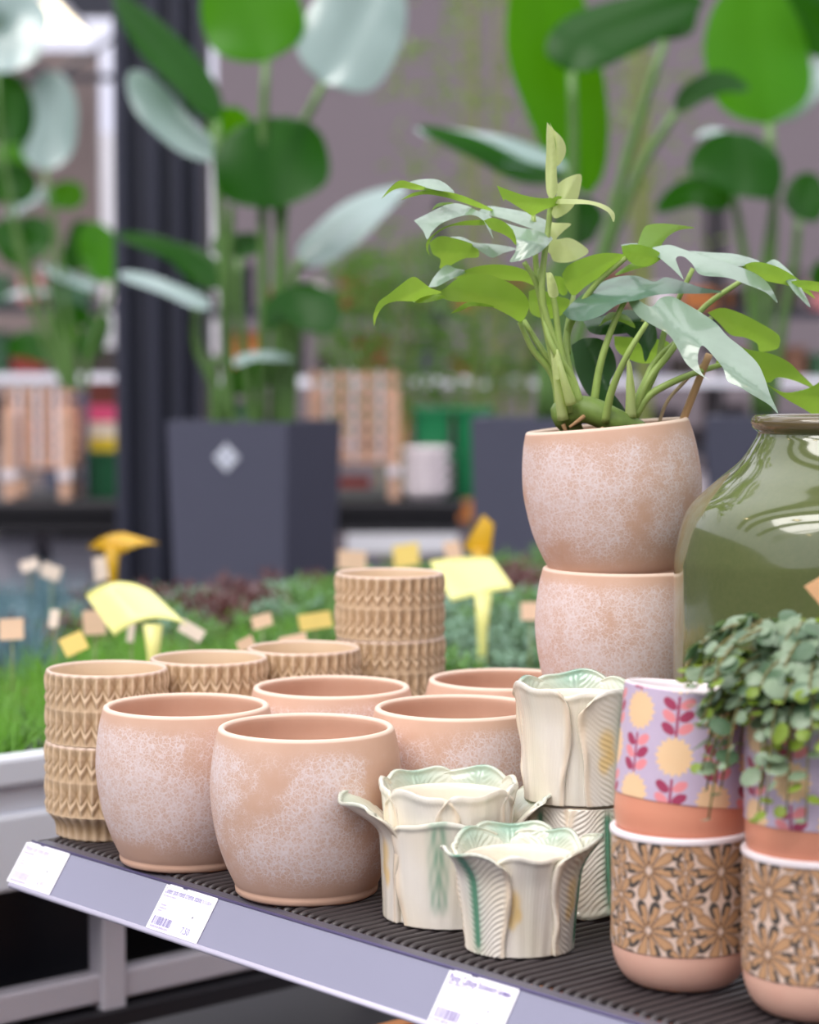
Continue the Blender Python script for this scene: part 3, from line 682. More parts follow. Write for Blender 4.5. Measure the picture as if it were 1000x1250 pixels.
# ------------------------------------------------------------------ split-leaf plant in the top planter
def build_monstera():
    base = Vector((ST[0] - 0.008, ST[1] - 0.004, ZTOP + 0.118)); D0 = 2.0
    t = thing('split_leaf_plant', 'split-leaf climbing plant with glossy lobed leaves in the topmost planter', 'plant', base)
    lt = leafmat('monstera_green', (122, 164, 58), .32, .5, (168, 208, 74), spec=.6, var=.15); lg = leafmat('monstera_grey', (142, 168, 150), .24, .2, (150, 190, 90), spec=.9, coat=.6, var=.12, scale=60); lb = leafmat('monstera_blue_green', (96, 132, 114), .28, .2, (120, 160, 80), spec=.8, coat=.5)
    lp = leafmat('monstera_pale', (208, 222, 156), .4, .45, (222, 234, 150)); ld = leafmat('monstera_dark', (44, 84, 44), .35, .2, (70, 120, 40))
    st = leafmat('monstera_stem', (160, 186, 100), .42, .1, (150, 180, 80), scale=60); br = simple('aerial_root', (164, 128, 88), .7, .2, 80)
    rh = simple('rhizome', (112, 138, 62), .5, .4, 90); soil = simple('soil', (48, 38, 30), .95, .4, 200, bump=.6)
    q = lambda x, y, dy=0.0: atY(450 + x / 1.818, 130 + y / 1.818, D0 + dy)
    mm = 1.0 / 1.818 * D0 / F
    def lf(mid, nrm, hw, m, **k):
        o = wpart('leaf', leaf_mesh([q(*p) for p in mid], nrm, hw * mm, **k), m, t); return o
    def stem(pts, r0=6.0, r1=4.0, m=st, n=14, nm='stem'):
        P = spline([q(*p) for p in pts], n); rad = [(r0 + (r1 - r0) * i / (n - 1)) * mm for i in range(n)]
        wpart(nm, MB().tube(P, rad, 10).mesh('stem', True), m, t)
    wpart('soil', MB().lathe([(1e-4, 0), (.066, 0), (.066, .002), (.03, .006), (1e-4, .004)], 40).mesh('soil', True), soil, t).location = Vector((0.0, 0.0, -.022)) + base
    # rhizome and roots
    stem([(425, 690, -.01), (480, 672, -.025), (550, 700, -.03), (600, 722, -.02)], 34, 26, rh, nm='rhizome')
    stem([(470, 705, -.01), (440, 720, -.01), (420, 735, -.0)], 20, 8, rh, nm='rhizome')
    for pts in ([(478, 688, -.045), (462, 700, -.05), (446, 712, -.05)], [(520, 715, -.05), (508, 722, -.055), (500, 727, -.055)], [(432, 705, -.03), (440, 725, -.03), (455, 745, -.02)], [(490, 725, -.04), (497, 738, -.04), (510, 745, -.03)], [(585, 710, -.045), (598, 716, -.05)]):
        stem(pts, 5, 3, br, 8, nm='aerial_root')
    # petioles
    for p in ([(425, 695, 0), (410, 600, 0), (365, 540, 0), (335, 478, 0)], [(432, 690, 0), (418, 590, 0), (385, 540, 0), (345, 475, .01)],
              [(440, 680, -.02), (400, 520, -.02), (375, 400, -.02), (345, 345, -.02)], [(445, 675, -.01), (405, 510, -.01), (375, 380, 0), (366, 240, 0)],
              [(450, 680, -.03), (425, 560, -.03), (385, 420, -.03), (400, 260, -.02), (405, 200, -.02)], [(470, 665, -.03), (430, 560, -.03), (415, 450, -.03), (404, 395, -.03)],
              [(470, 660, -.03), (450, 600, -.03), (412, 540, -.035), (392, 480, -.03), (380, 360, -.02)],
              [(440, 550, .0), (445, 490, .0), (500, 400, -.01), (572, 335, -.02)], [(470, 670, -.01), (440, 560, -.01), (440, 500, -.0), (455, 420, .02)],
              [(525, 700, -.04), (540, 630, -.05), (575, 550, -.06), (618, 480, -.06)], [(500, 660, -.02), (515, 570, -.02), (545, 480, -.02), (575, 420, -.02)],
              [(575, 710, -.02), (620, 610, -.02), (670, 545, -.01), (740, 450, .03), (830, 385, .05)], [(590, 690, -.02), (625, 640, -.02), (690, 605, -.02), (760, 580, 0), (830, 560, .03)],
              [(600, 660, 0), (640, 580, .01), (660, 490, .02), (720, 360, .03)], [(580, 690, -.01), (610, 620, -.01), (650, 550, 0), (760, 470, .03)]):
        stem(p, 9.5, 5.5, n=18)
    # pale sheaths at the stem base
    for p in ([(432, 695, -.03), (418, 610, -.035), (405, 530, -.03)], [(450, 660, -.04), (432, 600, -.045), (418, 540, -.04)], [(582, 690, -.03), (580, 620, -.03), (576, 560, -.03)]):
        stem(p, 13, 3, lp, nm='sheath')
    # leaves: outlines in photo pixels, laid on tilted, curved surfaces of their own
    A_ = lambda p: (450 + p[0] / 3.704, 180 + p[1] / 3.704); B_ = lambda p: (640 + p[0] / 2.778, 270 + p[1] / 2.778); I_ = lambda p: p
    def ol(conv, pts, m, dy=0.0, k=0.8, kx=0.0, curv=0.8, wob=0.0):
        P = [conv(p) for p in pts]; Q = spline([(x, y, 0) for x, y in P + [P[0]]], len(P) * 5 + 1)[:-1]
        wpart('leaf', outline_leaf([(v.x, v.y) for v in Q], D0 + dy, k, kx, curv, wob), m, t)
    ol(A_, [(58, 232), (95, 185), (140, 150), (190, 158), (260, 180), (300, 192), (215, 192), (150, 184), (105, 197)], lt, -.03, -1.2)
    ol(A_, [(178, 158), (230, 145), (300, 143), (350, 165), (388, 205), (330, 197), (260, 182)], lg, -.02, 2.2)
    ol(A_, [(145, 238), (200, 206), (280, 193), (380, 205), (470, 235), (577, 290), (500, 274), (430, 250), (350, 226), (260, 212), (190, 225)], lt, -.02, -1.2)
    ol(A_, [(205, 330), (265, 300), (330, 268), (385, 252), (450, 265), (500, 290), (555, 315), (553, 370), (565, 412), (540, 370), (520, 332), (480, 307), (430, 308), (370, 325), (320, 350), (285, 385), (265, 415), (245, 375)], lg, -.03, 1.7)
    ol(A_, [(262, 465), (262, 430), (290, 395), (340, 362), (420, 335), (510, 328), (560, 345), (500, 352), (440, 352), (370, 357), (310, 387), (280, 420), (268, 458), (278, 490)], lt, -.02, -1.0)
    ol(A_, [(285, 285), (310, 255), (350, 248), (385, 252), (340, 262), (310, 270)], lt, -.005, 1.0)
    ol(A_, [(490, 294), (540, 265), (620, 275), (700, 290), (760, 310), (815, 340), (808, 388), (750, 372), (690, 350), (600, 320)], lg, .0, 1.8)
    ol(A_, [(520, 330), (560, 318), (610, 335), (650, 370), (667, 405), (668, 442), (640, 412), (600, 388), (555, 370)], lt, -.035, -.8)
    ol(A_, [(600, 335), (680, 360), (760, 375), (828, 405), (820, 430), (780, 470), (720, 500), (640, 518), (664, 470), (668, 420), (650, 375)], lg, -.045, .9)
    ol(A_, [(275, 430), (320, 402), (370, 406), (440, 425), (490, 450), (497, 495), (440, 500), (395, 520), (350, 545), (322, 545), (325, 505), (290, 480)], lt, .01, -.8)
    ol(A_, [(355, 406), (420, 405), (480, 430), (540, 435), (600, 442), (668, 458), (610, 477), (560, 498), (515, 475), (460, 440)], lg, .015, 1.6)
    ol(A_, [(270, 632), (300, 580), (350, 532), (390, 545), (445, 562), (370, 597), (310, 628)], lg, -.01, 1.5)
    ol(A_, [(375, 592), (450, 550), (540, 530), (640, 534), (720, 560), (775, 600), (760, 628), (700, 606), (620, 600), (520, 580), (440, 590)], lt, -.005, -1.2)
    ol(A_, [(25, 810), (22, 760), (45, 700), (90, 665), (140, 625), (200, 585), (240, 605), (280, 635), (330, 655), (270, 674), (210, 695), (130, 695), (75, 712), (42, 755)], lt, -.055, -1.0)
    ol(A_, [(195, 695), (260, 672), (310, 665), (345, 678), (270, 700), (215, 703)], lt, -.05, .8)
    ol(A_, [(285, 665), (340, 640), (390, 600), (450, 575), (530, 573), (620, 603), (690, 648), (725, 700), (717, 750), (687, 788), (640, 762), (560, 722), (480, 702), (390, 697), (330, 682)], lt, -.04, -1.0, -.3)
    ol(A_, [(370, 752), (400, 728), (450, 700), (520, 705), (570, 722), (470, 717), (420, 737)], lt, -.045, -.6)
    ol(A_, [(580, 172), (640, 195), (720, 220), (800, 230), (865, 220), (882, 242), (850, 262), (800, 280), (760, 300), (740, 308), (710, 290), (670, 265), (620, 235), (610, 240)], lt, -.04, -.9)
    ol(I_, [(670, 242), (690, 243), (715, 244), (738, 250), (750, 260), (749, 271), (742, 259), (722, 250), (695, 249), (672, 248)], lp, -.05, 1.4)
    ol(I_, [(671, 149), (676, 158), (686, 168), (691, 180), (689, 192), (680, 203), (679, 190), (678, 172)], lp, -.022, .1, .5)
    ol(I_, [(668, 149), (675, 160), (679, 185), (680, 215), (681, 232), (675, 242), (668, 236), (666, 212), (667, 185), (667, 165)], lp, -.03, .1, -.5)
    ol(A_, [(855, 165), (900, 135), (962, 123), (955, 200), (940, 245), (905, 290), (850, 320), (828, 300), (830, 250), (850, 215)], lp, -.02, .2, .4)
    ol(A_, [(815, 330), (840, 340), (915, 345), (880, 380), (850, 415), (900, 408), (945, 425), (995, 468), (960, 500), (900, 520), (840, 515), (820, 480), (790, 450)], lp, -.01, .5)
    ol(A_, [(803, 566), (832, 573), (860, 660), (835, 680), (812, 660)], lp, -.05, .1, .6)
    ol(A_, [(725, 650), (770, 640), (850, 670), (910, 690), (900, 730), (850, 770), (780, 770), (730, 740)], lt, .03, -.6)
    ol(A_, [(840, 580), (880, 590), (900, 650), (880, 670), (850, 640)], lt, .03, -.6)
    ol(B_, [(128, 180), (150, 150), (200, 125), (270, 108), (345, 115), (320, 140), (270, 180), (210, 220), (170, 252), (145, 228)], lt, -.02, -.8, -.2)
    ol(B_, [(130, 312), (170, 270), (240, 220), (310, 190), (380, 185), (440, 205), (480, 190), (540, 205), (600, 225), (674, 240), (600, 246), (500, 246), (440, 252), (390, 266), (320, 282), (260, 320), (200, 338), (155, 332)], lb, -.03, 1.3)
    ol(B_, [(385, 78), (400, 35), (420, 13), (480, 8), (577, 22), (530, 29), (490, 50), (465, 85), (470, 120), (430, 150), (380, 162), (308, 184), (350, 150), (385, 130)], lt, .0, .6, .2)
    ol(B_, [(328, 80), (380, 75), (430, 88), (490, 80), (540, 95), (600, 115), (700, 145), (780, 175), (830, 215), (860, 277), (820, 242), (760, 217), (690, 192), (600, 182), (570, 145), (540, 120), (515, 125), (525, 160), (540, 197), (510, 168), (480, 142), (450, 120), (400, 106), (350, 112)], lg, -.045, 1.4, -.15)
    ol(B_, [(330, 84), (380, 78), (440, 95), (465, 118), (430, 150), (380, 150), (340, 120)], lt, -.03, -.5)
    ol(B_, [(560, 100), (640, 106), (720, 112), (800, 138), (740, 152), (690, 147), (620, 127)], lg, -.01, 1.8)
    ol(B_, [(735, 152), (780, 138), (830, 145), (880, 165), (940, 205), (987, 262), (940, 234), (890, 217), (840, 207), (790, 192)], lt, -.025, -1.0)
    ol(B_, [(815, 145), (850, 130), (890, 160), (925, 200), (972, 292), (920, 245), (880, 195)], lg, -.02, 1.2)
    ol(B_, [(880, 208), (940, 200), (1000, 206), (1060, 215), (1010, 240), (940, 226)], lt, -.03, -1.0)
    ol(B_, [(343, 247), (380, 262), (430, 290), (460, 262), (500, 255), (550, 280), (600, 310), (650, 345), (690, 390), (740, 430), (790, 480), (815, 530), (835, 590), (862, 652), (830, 622), (780, 592), (730, 562), (690, 542), (675, 500), (640, 455), (605, 422), (590, 450), (592, 490), (610, 525), (637, 543), (590, 517), (550, 482), (520, 430), (490, 385), (440, 355), (390, 325), (360, 285)], lg, -.09, .9, -.15, .3)
    ol(B_, [(622, 310), (670, 294), (730, 310), (800, 345), (862, 385), (866, 420), (850, 436), (800, 442), (790, 415), (750, 395), (700, 385), (660, 345)], lt, .01, -.9)
    ol(B_, [(640, 500), (690, 415), (760, 435), (840, 450), (900, 480), (940, 520), (987, 567), (920, 542), (860, 530), (832, 547), (790, 540), (720, 500), (690, 480)], lt, .0, -.8)
    ol(B_, [(815, 548), (880, 580), (940, 573), (985, 556), (1030, 530), (1062, 560), (1060, 640), (1000, 662), (940, 632), (880, 597)], lt, -.02, -.9)
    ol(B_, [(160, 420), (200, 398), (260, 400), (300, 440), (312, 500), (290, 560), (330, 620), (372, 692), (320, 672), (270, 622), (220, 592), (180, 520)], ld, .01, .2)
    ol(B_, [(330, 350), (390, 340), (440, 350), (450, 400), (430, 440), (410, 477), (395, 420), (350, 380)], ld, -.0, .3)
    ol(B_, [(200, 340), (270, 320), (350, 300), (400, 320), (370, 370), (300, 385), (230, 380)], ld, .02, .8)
    ol(B_, [(253, 357), (290, 310), (350, 322), (377, 362), (330, 342), (290, 336)], lt, -.02, .8)
    ol(B_, [(305, 390), (380, 395), (490, 410), (470, 470), (400, 482), (340, 460), (310, 430)], lt, .03, -.8)
    ol(B_, [(100, 470), (112, 450), (140, 520), (125, 535), (104, 530)], lp, -.045, .1)
    ol(B_, [(350, 500), (362, 480), (378, 600), (370, 640), (350, 620), (345, 560)], lp, -.03, .1)
    # stake and dry stem
    w2 = simple('bamboo_stake', (196, 158, 116), .6, .15, 60)
    stem([(690, 716, .01), (722, 635, .0), (756, 550, -.01)], 9, 8, w2, nm='support_stake')
    stem([(636, 735, .0), (660, 660, 0), (700, 612, 0), (750, 565, .0)], 4, 4, simple('dry_stem', (186, 164, 132), .7, .15, 60), nm='dry_stem')
build_monstera()

# ------------------------------------------------------------------ trailing round-leaved plant
def build_trailing():
    rimz = ZS + PHT - .013 + 0.112
    base = Vector((B2.x, B2.y, rimz)); rr = random.Random(11)
    t = thing('trailing_plant', 'bushy trailing plant with small round grey-green leaves in the lilac pot', 'plant', base)
    lm = [leafmat('round_leaf_a', (140, 162, 134), .35, .22, (140, 170, 100), spec=.55), leafmat('round_leaf_b', (88, 116, 88), .35, .2, (110, 150, 90), spec=.55), leafmat('round_leaf_c', (142, 168, 66), .45, .4, (170, 200, 70))]
    stm = simple('thin_stem', (120, 112, 66), .6, .2, 90)
    wpart('soil', MB().lathe([(1e-4, 0), (.042, 0), (.040, .004), (1e-4, .006)], 32).mesh('soil', True), simple('soil', (48, 38, 30), .95, .4, 200), t).location = base + Vector((0, 0, -.012)) - base
    def disc(cup):
        n, k = 10, 3; vs = [(0, 0, 0)]; fs = []
        for a in range(1, k + 1):
            for j in range(n):
                an = 2 * PI * j / n; r = a / k; vs.append((r * math.cos(an) * 1.0 + 1.0, r * math.sin(an) * .92, cup * r * r + .12 * abs(math.sin(an)) * r))
        vs[0] = (1.0, 0, 0)
        for j in range(n): fs.append((0, 1 + j, 1 + (j + 1) % n))
        for a in range(k - 1):
            for j in range(n): fs.append((1 + a * n + j, 1 + (a + 1) * n + j, 1 + (a + 1) * n + (j + 1) % n, 1 + a * n + (j + 1) % n))
        return vs, fs
    dv, df = disc(-.18); meshes = []
    for m in lm:
        me = mesh_from('round_leaf', dv, df, True); me.materials.append(m); meshes.append(me)
    sm = MB(); leaves = []
    for i in range(190):
        az = rr.uniform(0, 2 * PI); reach = rr.uniform(.025, .088); rise = rr.uniform(.026, .072) * (1.15 - reach / .12); fall = rr.choice((0, .0, .02, .05, .085)) * (reach / .088)
        if math.cos(az) < -.5 and rr.random() < .25: reach = .092; rise = .052; fall = .01
        d = Vector((math.cos(az), math.sin(az), 0))
        pts = [d * rr.uniform(.004, .032) + Vector((0, 0, -.008)), d * reach * .45 + Vector((0, 0, rise)), d * reach * .85 + Vector((0, 0, rise * .85 - fall * .3)), d * reach * 1.0 + Vector((0, 0, rise * .5 - fall))]
        pts = spline(pts, 13); sm.tube(pts, .0007, 5)
        for k in range(3, 13):
            p = pts[k]
            if Vector((p.x, p.y, 0)).length < .05 and p.z < -.004: continue
            out = Vector((p.x, p.y, 0)).normalized() if p.length > 0 else d
            side = Vector((-d.y, d.x, 0)) * (1 if k % 2 else -1)
            nrm = (Vector((0, 0, 1)) * .8 + out * rr.uniform(.1, 1.1) + Vector([rr.uniform(-.5, .5) for _ in range(3)])).normalized()
            ax = (side + d * rr.uniform(-.2, .7) + Vector((0, 0, rr.uniform(-.4, .3)))); ax = (ax - nrm * ax.dot(nrm)).normalized()
            sz = rr.uniform(.0055, .0088) * (0.62 if k >= 11 else 1) * (1 if rr.random() < .8 else .7); mi = 2 if (k >= 11 and rr.random() < .75) or rr.random() < .06 else rr.choice((0, 0, 1))
            leaves.append((p, ax, nrm, sz, mi))
    obj('stems', sm.mesh('stems', True), stm, t)['kind'] = 'stuff'
    def vis(l):
        w_ = l[0] + base; return w_.y - l[0].z * 1.5 + max(0, w_.x - .29) * 4
    leaves.sort(key=vis); rest = [MB() for _ in lm]
    for i, (p, ax, nrm, sz, mi) in enumerate(leaves):
        M = Matrix((ax, nrm.cross(ax), nrm)).transposed().to_4x4(); M = Matrix.Translation(p) @ M @ Matrix.Scale(sz, 4)
        if i < 300:
            o = obj('leaf', meshes[mi], None, t); o.matrix_local = M
        else: rest[mi].add([M @ Vector(v) for v in dv], df)
    for m, mb in zip(lm, rest):
        obj('rear_leaves', mb.mesh('rear_leaves', True), m, t)['kind'] = 'stuff'
build_trailing()
def card(name, label, cat, pts, m, stick=None, sm=None, group=None):
    """thin four-cornered card (world corner points) with an optional stake"""
    P = [Vector(p) for p in pts]; n = (P[1] - P[0]).cross(P[3] - P[0]).normalized() * .0006; base = stick[0] if stick else P[3]
    t = thing(name, label, cat, base, group=group)
    wpart('card', mesh_from('card', [p + n for p in P] + [p - n for p in P], [(0, 1, 2, 3), (7, 6, 5, 4), (0, 4, 5, 1), (1, 5, 6, 2), (2, 6, 7, 3), (3, 7, 4, 0)], False), m, t)
    if stick: wpart('stake', MB().tube(stick, .0013, 6).mesh('stake', True), sm or m, t)
    return t
q = lambda x, y: atY(x, y, 1.50)
card('plant_label', 'orange paper plant label poking out of the trailing plant', 'plant label', [q(982, 716), q(1012, 698), q(1040, 726), q(1004, 742)], simple('orange_card', (244, 190, 140), .5, .15, 30), [q(1015, 860), q(1020, 735)])

# ------------------------------------------------------------------ plant bench behind the shelf
def on_u(x, y, u):
    """point of the pixel ray on the vertical plane at shelf coordinate u"""
    r = ray(x, y); o = Vector((0, 0, ZC)); k = ((O + U * u) - o).dot(U) / r.dot(U); return o + r * k
m_alu = simple('bench_aluminium', (226, 230, 240), .35, .04, 5); m_post = simple('bench_post', (200, 196, 206), .4, .05, 5)
BU0, BU1, BV0, BV1, BZ = -0.405, -1.75, -0.9, 2.7, 0.85
def build_bench():
    t = thing('plant_bench', 'long pale aluminium plant bench full of small potted plants', 'bench', (O.x, O.y, 0), SROT)
    vm, vl = (BV0 + BV1) / 2, BV1 - BV0; um, ul = (BU0 + BU1) / 2, BU0 - BU1
    obj('bed', MB().box((um, vm, BZ - .085), (ul, vl, .02)).mesh('bed'), m_black, t)
    for u in (BU0, BU1):
        s_ = 1 if u == BU0 else -1
        mb = MB().box((u, vm, BZ - .018), (.03, vl, .036), bev=.006).box((u - .008 * s_, vm, BZ - .052), (.018, vl, .032), bev=.003).box((u - .002 * s_, vm, BZ - .112), (.026, vl, .09), bev=.006)
        obj('side_rail', mb.mesh('side_rail'), m_alu, t)
    for v in (BV0, BV1): obj('end_rail', MB().box((um, v, BZ - .06), (ul, .026, .12), bev=.005).mesh('end_rail'), m_alu, t)
    p = on_u(131, 1180, BU0 - .04); v0 = (p - O).dot(V); h = BZ - .155
    for u in (BU0 - .04, BU1 + .04):
        for v in (v0, v0 + 1.5, v0 - .62):
            obj('leg', MB().box((u, v, h / 2), (.034, .034, h), bev=.004).mesh('leg'), m_post, t)
    zb = on_u(165, 1195, BU0 - .04).z
    obj('lower_beam', MB().box((BU0 - .045, vm, zb), (.03, vl - .1, .036), bev=.004).mesh('lower_beam'), m_post, t)
    obj('lower_beam', MB().box((BU1 + .045, vm, zb), (.03, vl - .1, .036), bev=.004).mesh('lower_beam'), m_post, t)
    obj('lower_board', MB().box((um, vm, zb - .035), (ul - .02, vl - .1, .02)).mesh('lower_board'), m_black, t)
    return zb - .025
ZLOW = build_bench()

def tuft(kind, seed):
    rr = random.Random(seed); vs = []; fs = []
    def blade(b, d, L, wd, bend):
        side = Vector((-d.y, d.x, 0)); side = side.normalized() if side.length > 1e-5 else Vector((1, 0, 0)); side = Matrix.Rotation(rr.uniform(-.9, .9), 3, 'Z') @ side
        k = len(vs)
        for i in range(4):
            t = i / 3; p = b + d * (L * t) + Vector((0, 0, -bend * L * t * t)); ww = wd * (1 - .85 * t) if kind != 'rosette' else wd * (0.4 + 1.1 * t if t < .7 else 1.17 - 2.9 * (t - .7))
            vs.extend([p - side * ww, p + side * ww])
        for i in range(3): fs.append((k + 2 * i, k + 2 * i + 1, k + 2 * i + 3, k + 2 * i + 2))
    N = dict(grass=230, fescue=110, rosette=150, clump=210)[kind]
    for i in range(N):
        az = rr.uniform(0, 2 * PI)
        if kind in ('grass', 'fescue'):
            el = rr.uniform(.5, 1.5); d = Vector((math.cos(az) * math.cos(el), math.sin(az) * math.cos(el), math.sin(el)))
            b = Vector((rr.gauss(0, .017), rr.gauss(0, .017), 0)); blade(b, d, rr.uniform(.04, .085) * (1.5 if kind == 'fescue' else 1), .0011 if kind == 'grass' else .0016, rr.uniform(.1, .5) if kind == 'grass' else .1)
        elif kind == 'rosette':
            c = Vector((rr.uniform(-.045, .045), rr.uniform(-.045, .045), rr.uniform(.005, .045))); el = rr.uniform(.1, 1.2)
            d = Vector((math.cos(az) * math.cos(el), math.sin(az) * math.cos(el), math.sin(el))); blade(c, d, rr.uniform(.012, .024), .0042, .2)
        else:
            el = rr.uniform(.2, 1.5); r = rr.uniform(.02, .06); b = Vector((math.cos(az) * math.cos(el) * r, math.sin(az) * math.cos(el) * r, math.sin(el) * r * .9))
            d = Vector((rr.gauss(0, 1), rr.gauss(0, 1), rr.gauss(.6, .6))).normalized(); blade(b, d, rr.uniform(.012, .022), .0035, .1)
    return mesh_from(kind, vs, fs, True)
KINDS = {
 'grass': ('small potted clump of bright green fine grass on the plant bench', 'potted_grass', leafmat('grass_bright', (116, 172, 66), .5, .35, (140, 195, 70)), 'grass'),
 'clump': ('small potted mossy green ground cover on the plant bench', 'potted_ground_cover', leafmat('ground_cover', (104, 152, 82), .5, .3, (140, 180, 80)), 'clump'),
 'rosette': ('small potted grey-green succulent on the plant bench', 'potted_succulent', leafmat('succulent_grey', (122, 158, 134), .5, .2, (140, 170, 110)), 'rosette'),
 'red': ('small potted dark red-brown stonecrop on the plant bench', 'potted_stonecrop', leafmat('stonecrop_red', (104, 66, 66), .5, .2, (130, 70, 60)), 'clump'),
 'blue': ('small potted blue-grey fescue grass on the plant bench', 'potted_fescue', leafmat('fescue_blue', (112, 146, 160), .5, .2, (120, 160, 160)), 'fescue')}
m_potb = simple('nursery_pot_black', (40, 42, 50), .5, .1, 20); m_potr = simple('nursery_pot_red', (112, 50, 42), .5, .1, 20)
ORD = 'first second third fourth fifth sixth seventh eighth ninth tenth eleventh twelfth'.split()
def build_bench_plants():
    pot = MB().lathe([(.030, 0), (.043, .062), (.046, .062), (.046, .070), (.041, .070), (.039, .060), (.001, .058)], 20).mesh('pot', True)
    potr = pot.copy(); pot.materials.append(m_potb); potr.materials.append(m_potr)
    fol = {}
    for k, (lab, nm, mt, sh_) in KINDS.items():
        fol[k] = [tuft(sh_, 40 + i) for i in range(3)]
        for m in fol[k]: m.materials.append(mt)
    rr = random.Random(3); rows = 12
    for i in range(rows):
        u = BU0 - .075 - i * .104
        for j in range(32):
            v = BV0 + .1 + j * .104 + (.05 if i % 2 else 0)
            if v > BV1 - .06: continue
            p = sh(u, v, BZ - .075); d = p.y; x = CX + F * p.x / d; y = YH + F * (ZC - BZ - .03) / d
            if x < -70 or x > 720: continue
            if i >= 7: k = rr.choice(('red', 'red', 'red', 'rosette', 'clump')) if x > 70 or i < 8 else 'blue'
            elif x < 230 or (x < 330 and rr.random() < .5): k = 'grass'
            elif x < 440: k = 'clump' if rr.random() < .6 else 'grass'
            else: k = 'rosette' if rr.random() < .75 else 'clump'
            if i in (5, 6) and x < 60: k = 'blue'
            if i >= 9 and x > 380: k = rr.choice(('red', 'clump'))
            lab, nm, mt, _ = KINDS[k]
            lab = lab.replace(' on the plant bench', ', ' + ORD[i] + ' row from the bench rail')
            t = thing(nm, lab, 'potted plant', p, (0, 0, rr.uniform(0, 6)), group=nm.replace('_', ' ') + ' on the bench')
            obj('pot', potr if rr.random() < .4 else pot, None, t)
            o = obj('foliage', fol[k][rr.randrange(3)], None, t, (0, 0, .058)); s_ = rr.uniform(.95, 1.25); o.scale = (s_, s_, s_ * (1.05 if k != 'blue' else 1)); o['kind'] = 'stuff'
build_bench_plants()

# plant tags and yellow signs standing among the bench plants
m_tag = [simple('tag_peach', (236, 200, 168), .5, .12, 20), simple('tag_yellow', (244, 214, 120), .5, .12, 20), simple('tag_cream', (240, 222, 206), .5, .1, 20)]
TAGN = ['peach', 'yellow', 'cream']
TAGW = ['beside blue-grey fescue at the bench end', 'tilted under the curved pale sign', 'thin, between fescue and curved sign', 'small, in front of the blue-grey fescue', 'slanting, near the amber drooping sign', 'upright, just below the amber drooping sign', 'large, half behind the curved pale sign', 'slanting, right of the curved pale sign', 'in the green between curved sign and slate planter', 'wide, in front of the badge planter', 'low, behind the second diamond pot', 'low, behind the third diamond pot', 'far, between badge planter and white rail', 'far, near the tallest diamond pot stack', 'small, next to the half hidden amber sign', 'beside the middle planter of the tall stack', 'narrow, under the curved pale sign']
for i, (x, y, w_, h_, mi, tl) in enumerate([(14, 768, 30, 26, 0, .05), (90, 786, 30, 24, 1, .4), (66, 755, 14, 22, 2, 0), (36, 690, 22, 14, 2, .3), (62, 698, 24, 18, 2, -.4), (124, 694, 22, 30, 2, .2), (115, 760, 28, 30, 0, 0), (234, 770, 32, 16, 2, -.5),
        (320, 758, 26, 16, 0, .3), (385, 758, 44, 20, 1, .1), (300, 786, 24, 14, 0, .5), (358, 782, 34, 14, 0, .2), (430, 684, 36, 24, 0, -.1), (496, 678, 36, 28, 1, .2), (553, 672, 22, 22, 0, .1), (648, 746, 24, 22, 0, 0), (160, 772, 10, 24, 2, 0)]):
    d = .34 * F / (y - YH); c = atY(x, y, d); s_ = d / F; R3 = Matrix.Rotation(-tl, 3, 'Y') @ Matrix.Rotation(.5 * math.sin(i * 2.3), 3, 'Z') @ Matrix.Rotation(-.25, 3, 'X')
    cs = [c + R3 @ Vector((a * w_ / 2 * s_, 0, b * h_ / 2 * s_)) for a, b in ((-1, 1), (1, 1), (1, -1), (-1, -1))]
    card('plant_tag', '%s plant tag, %s' % (TAGN[mi], TAGW[i]), 'plant tag', cs, m_tag[mi], [Vector((c.x, c.y + .004, BZ - .03)), c + Vector((0, .003, 0))], simple('tag_stake', (150, 160, 110), .5, .1, 20), 'plant tags on the bench')
def sign(label, corners, d, m, bulge, foot, tiltd=0.0):
    P = [atY(x, y, d + (tiltd if i < 2 else 0)) for i, (x, y) in enumerate(corners)]; n1, n2 = 17, 9; vs = []
    nrm = (P[1] - P[0]).cross(P[3] - P[0]).normalized(); nrm = nrm if nrm.z > 0 else -nrm
    for sd in (0, 1):
        for i in range(n1):
            a = i / (n1 - 1)
            for j in range(n2):
                b = j / (n2 - 1); p = P[0].lerp(P[1], a).lerp(P[3].lerp(P[2], a), b); vs.append(p + (nrm + Vector((0, 0, .6))) * bulge * (4 * a * (1 - a)) - nrm * (.0012 * sd))
    N = n1 * n2; fs = grid_faces(n1, n2) + grid_faces(n1, n2, off=N, flip=True)
    fs += [(i * n2, (i + 1) * n2, N + (i + 1) * n2, N + i * n2) for i in range(n1 - 1)] + [(i * n2 + n2 - 1, (i + 1) * n2 + n2 - 1, N + (i + 1) * n2 + n2 - 1, N + i * n2 + n2 - 1) for i in range(n1 - 1)]
    f0, f1 = atY(*foot[0], d), atY(*foot[1], d); fb = Vector((f1.x, f1.y, BZ - .06))
    t = thing('price_sign', label, 'sign', fb, group='yellow signs on the plant bench')
    wpart('panel', mesh_from('panel', vs, fs, True), m, t)
    wpart('holder', MB().tube([fb, f1, f0], [.004, .008, .013], 10).mesh('holder', True), m, t)
m_sign = simple('sign_yellow', (255, 250, 158), .22, .03, 10, coat=.3); m_sign2 = simple('sign_amber', (214, 166, 20), .4, .05, 10)
sign('pale yellow curved sign panel leaning over the bright green grass', [(104, 726), (186, 722), (229, 763), (140, 776)], 2.75, m_sign, .012, [(187, 762), (187, 800)], .05)
sign('pale yellow flat sign panel beside the tallest diamond pot stack', [(524, 684), (600, 680), (627, 718), (552, 734)], 3.15, m_sign, .002, [(590, 724), (589, 770)], .05)
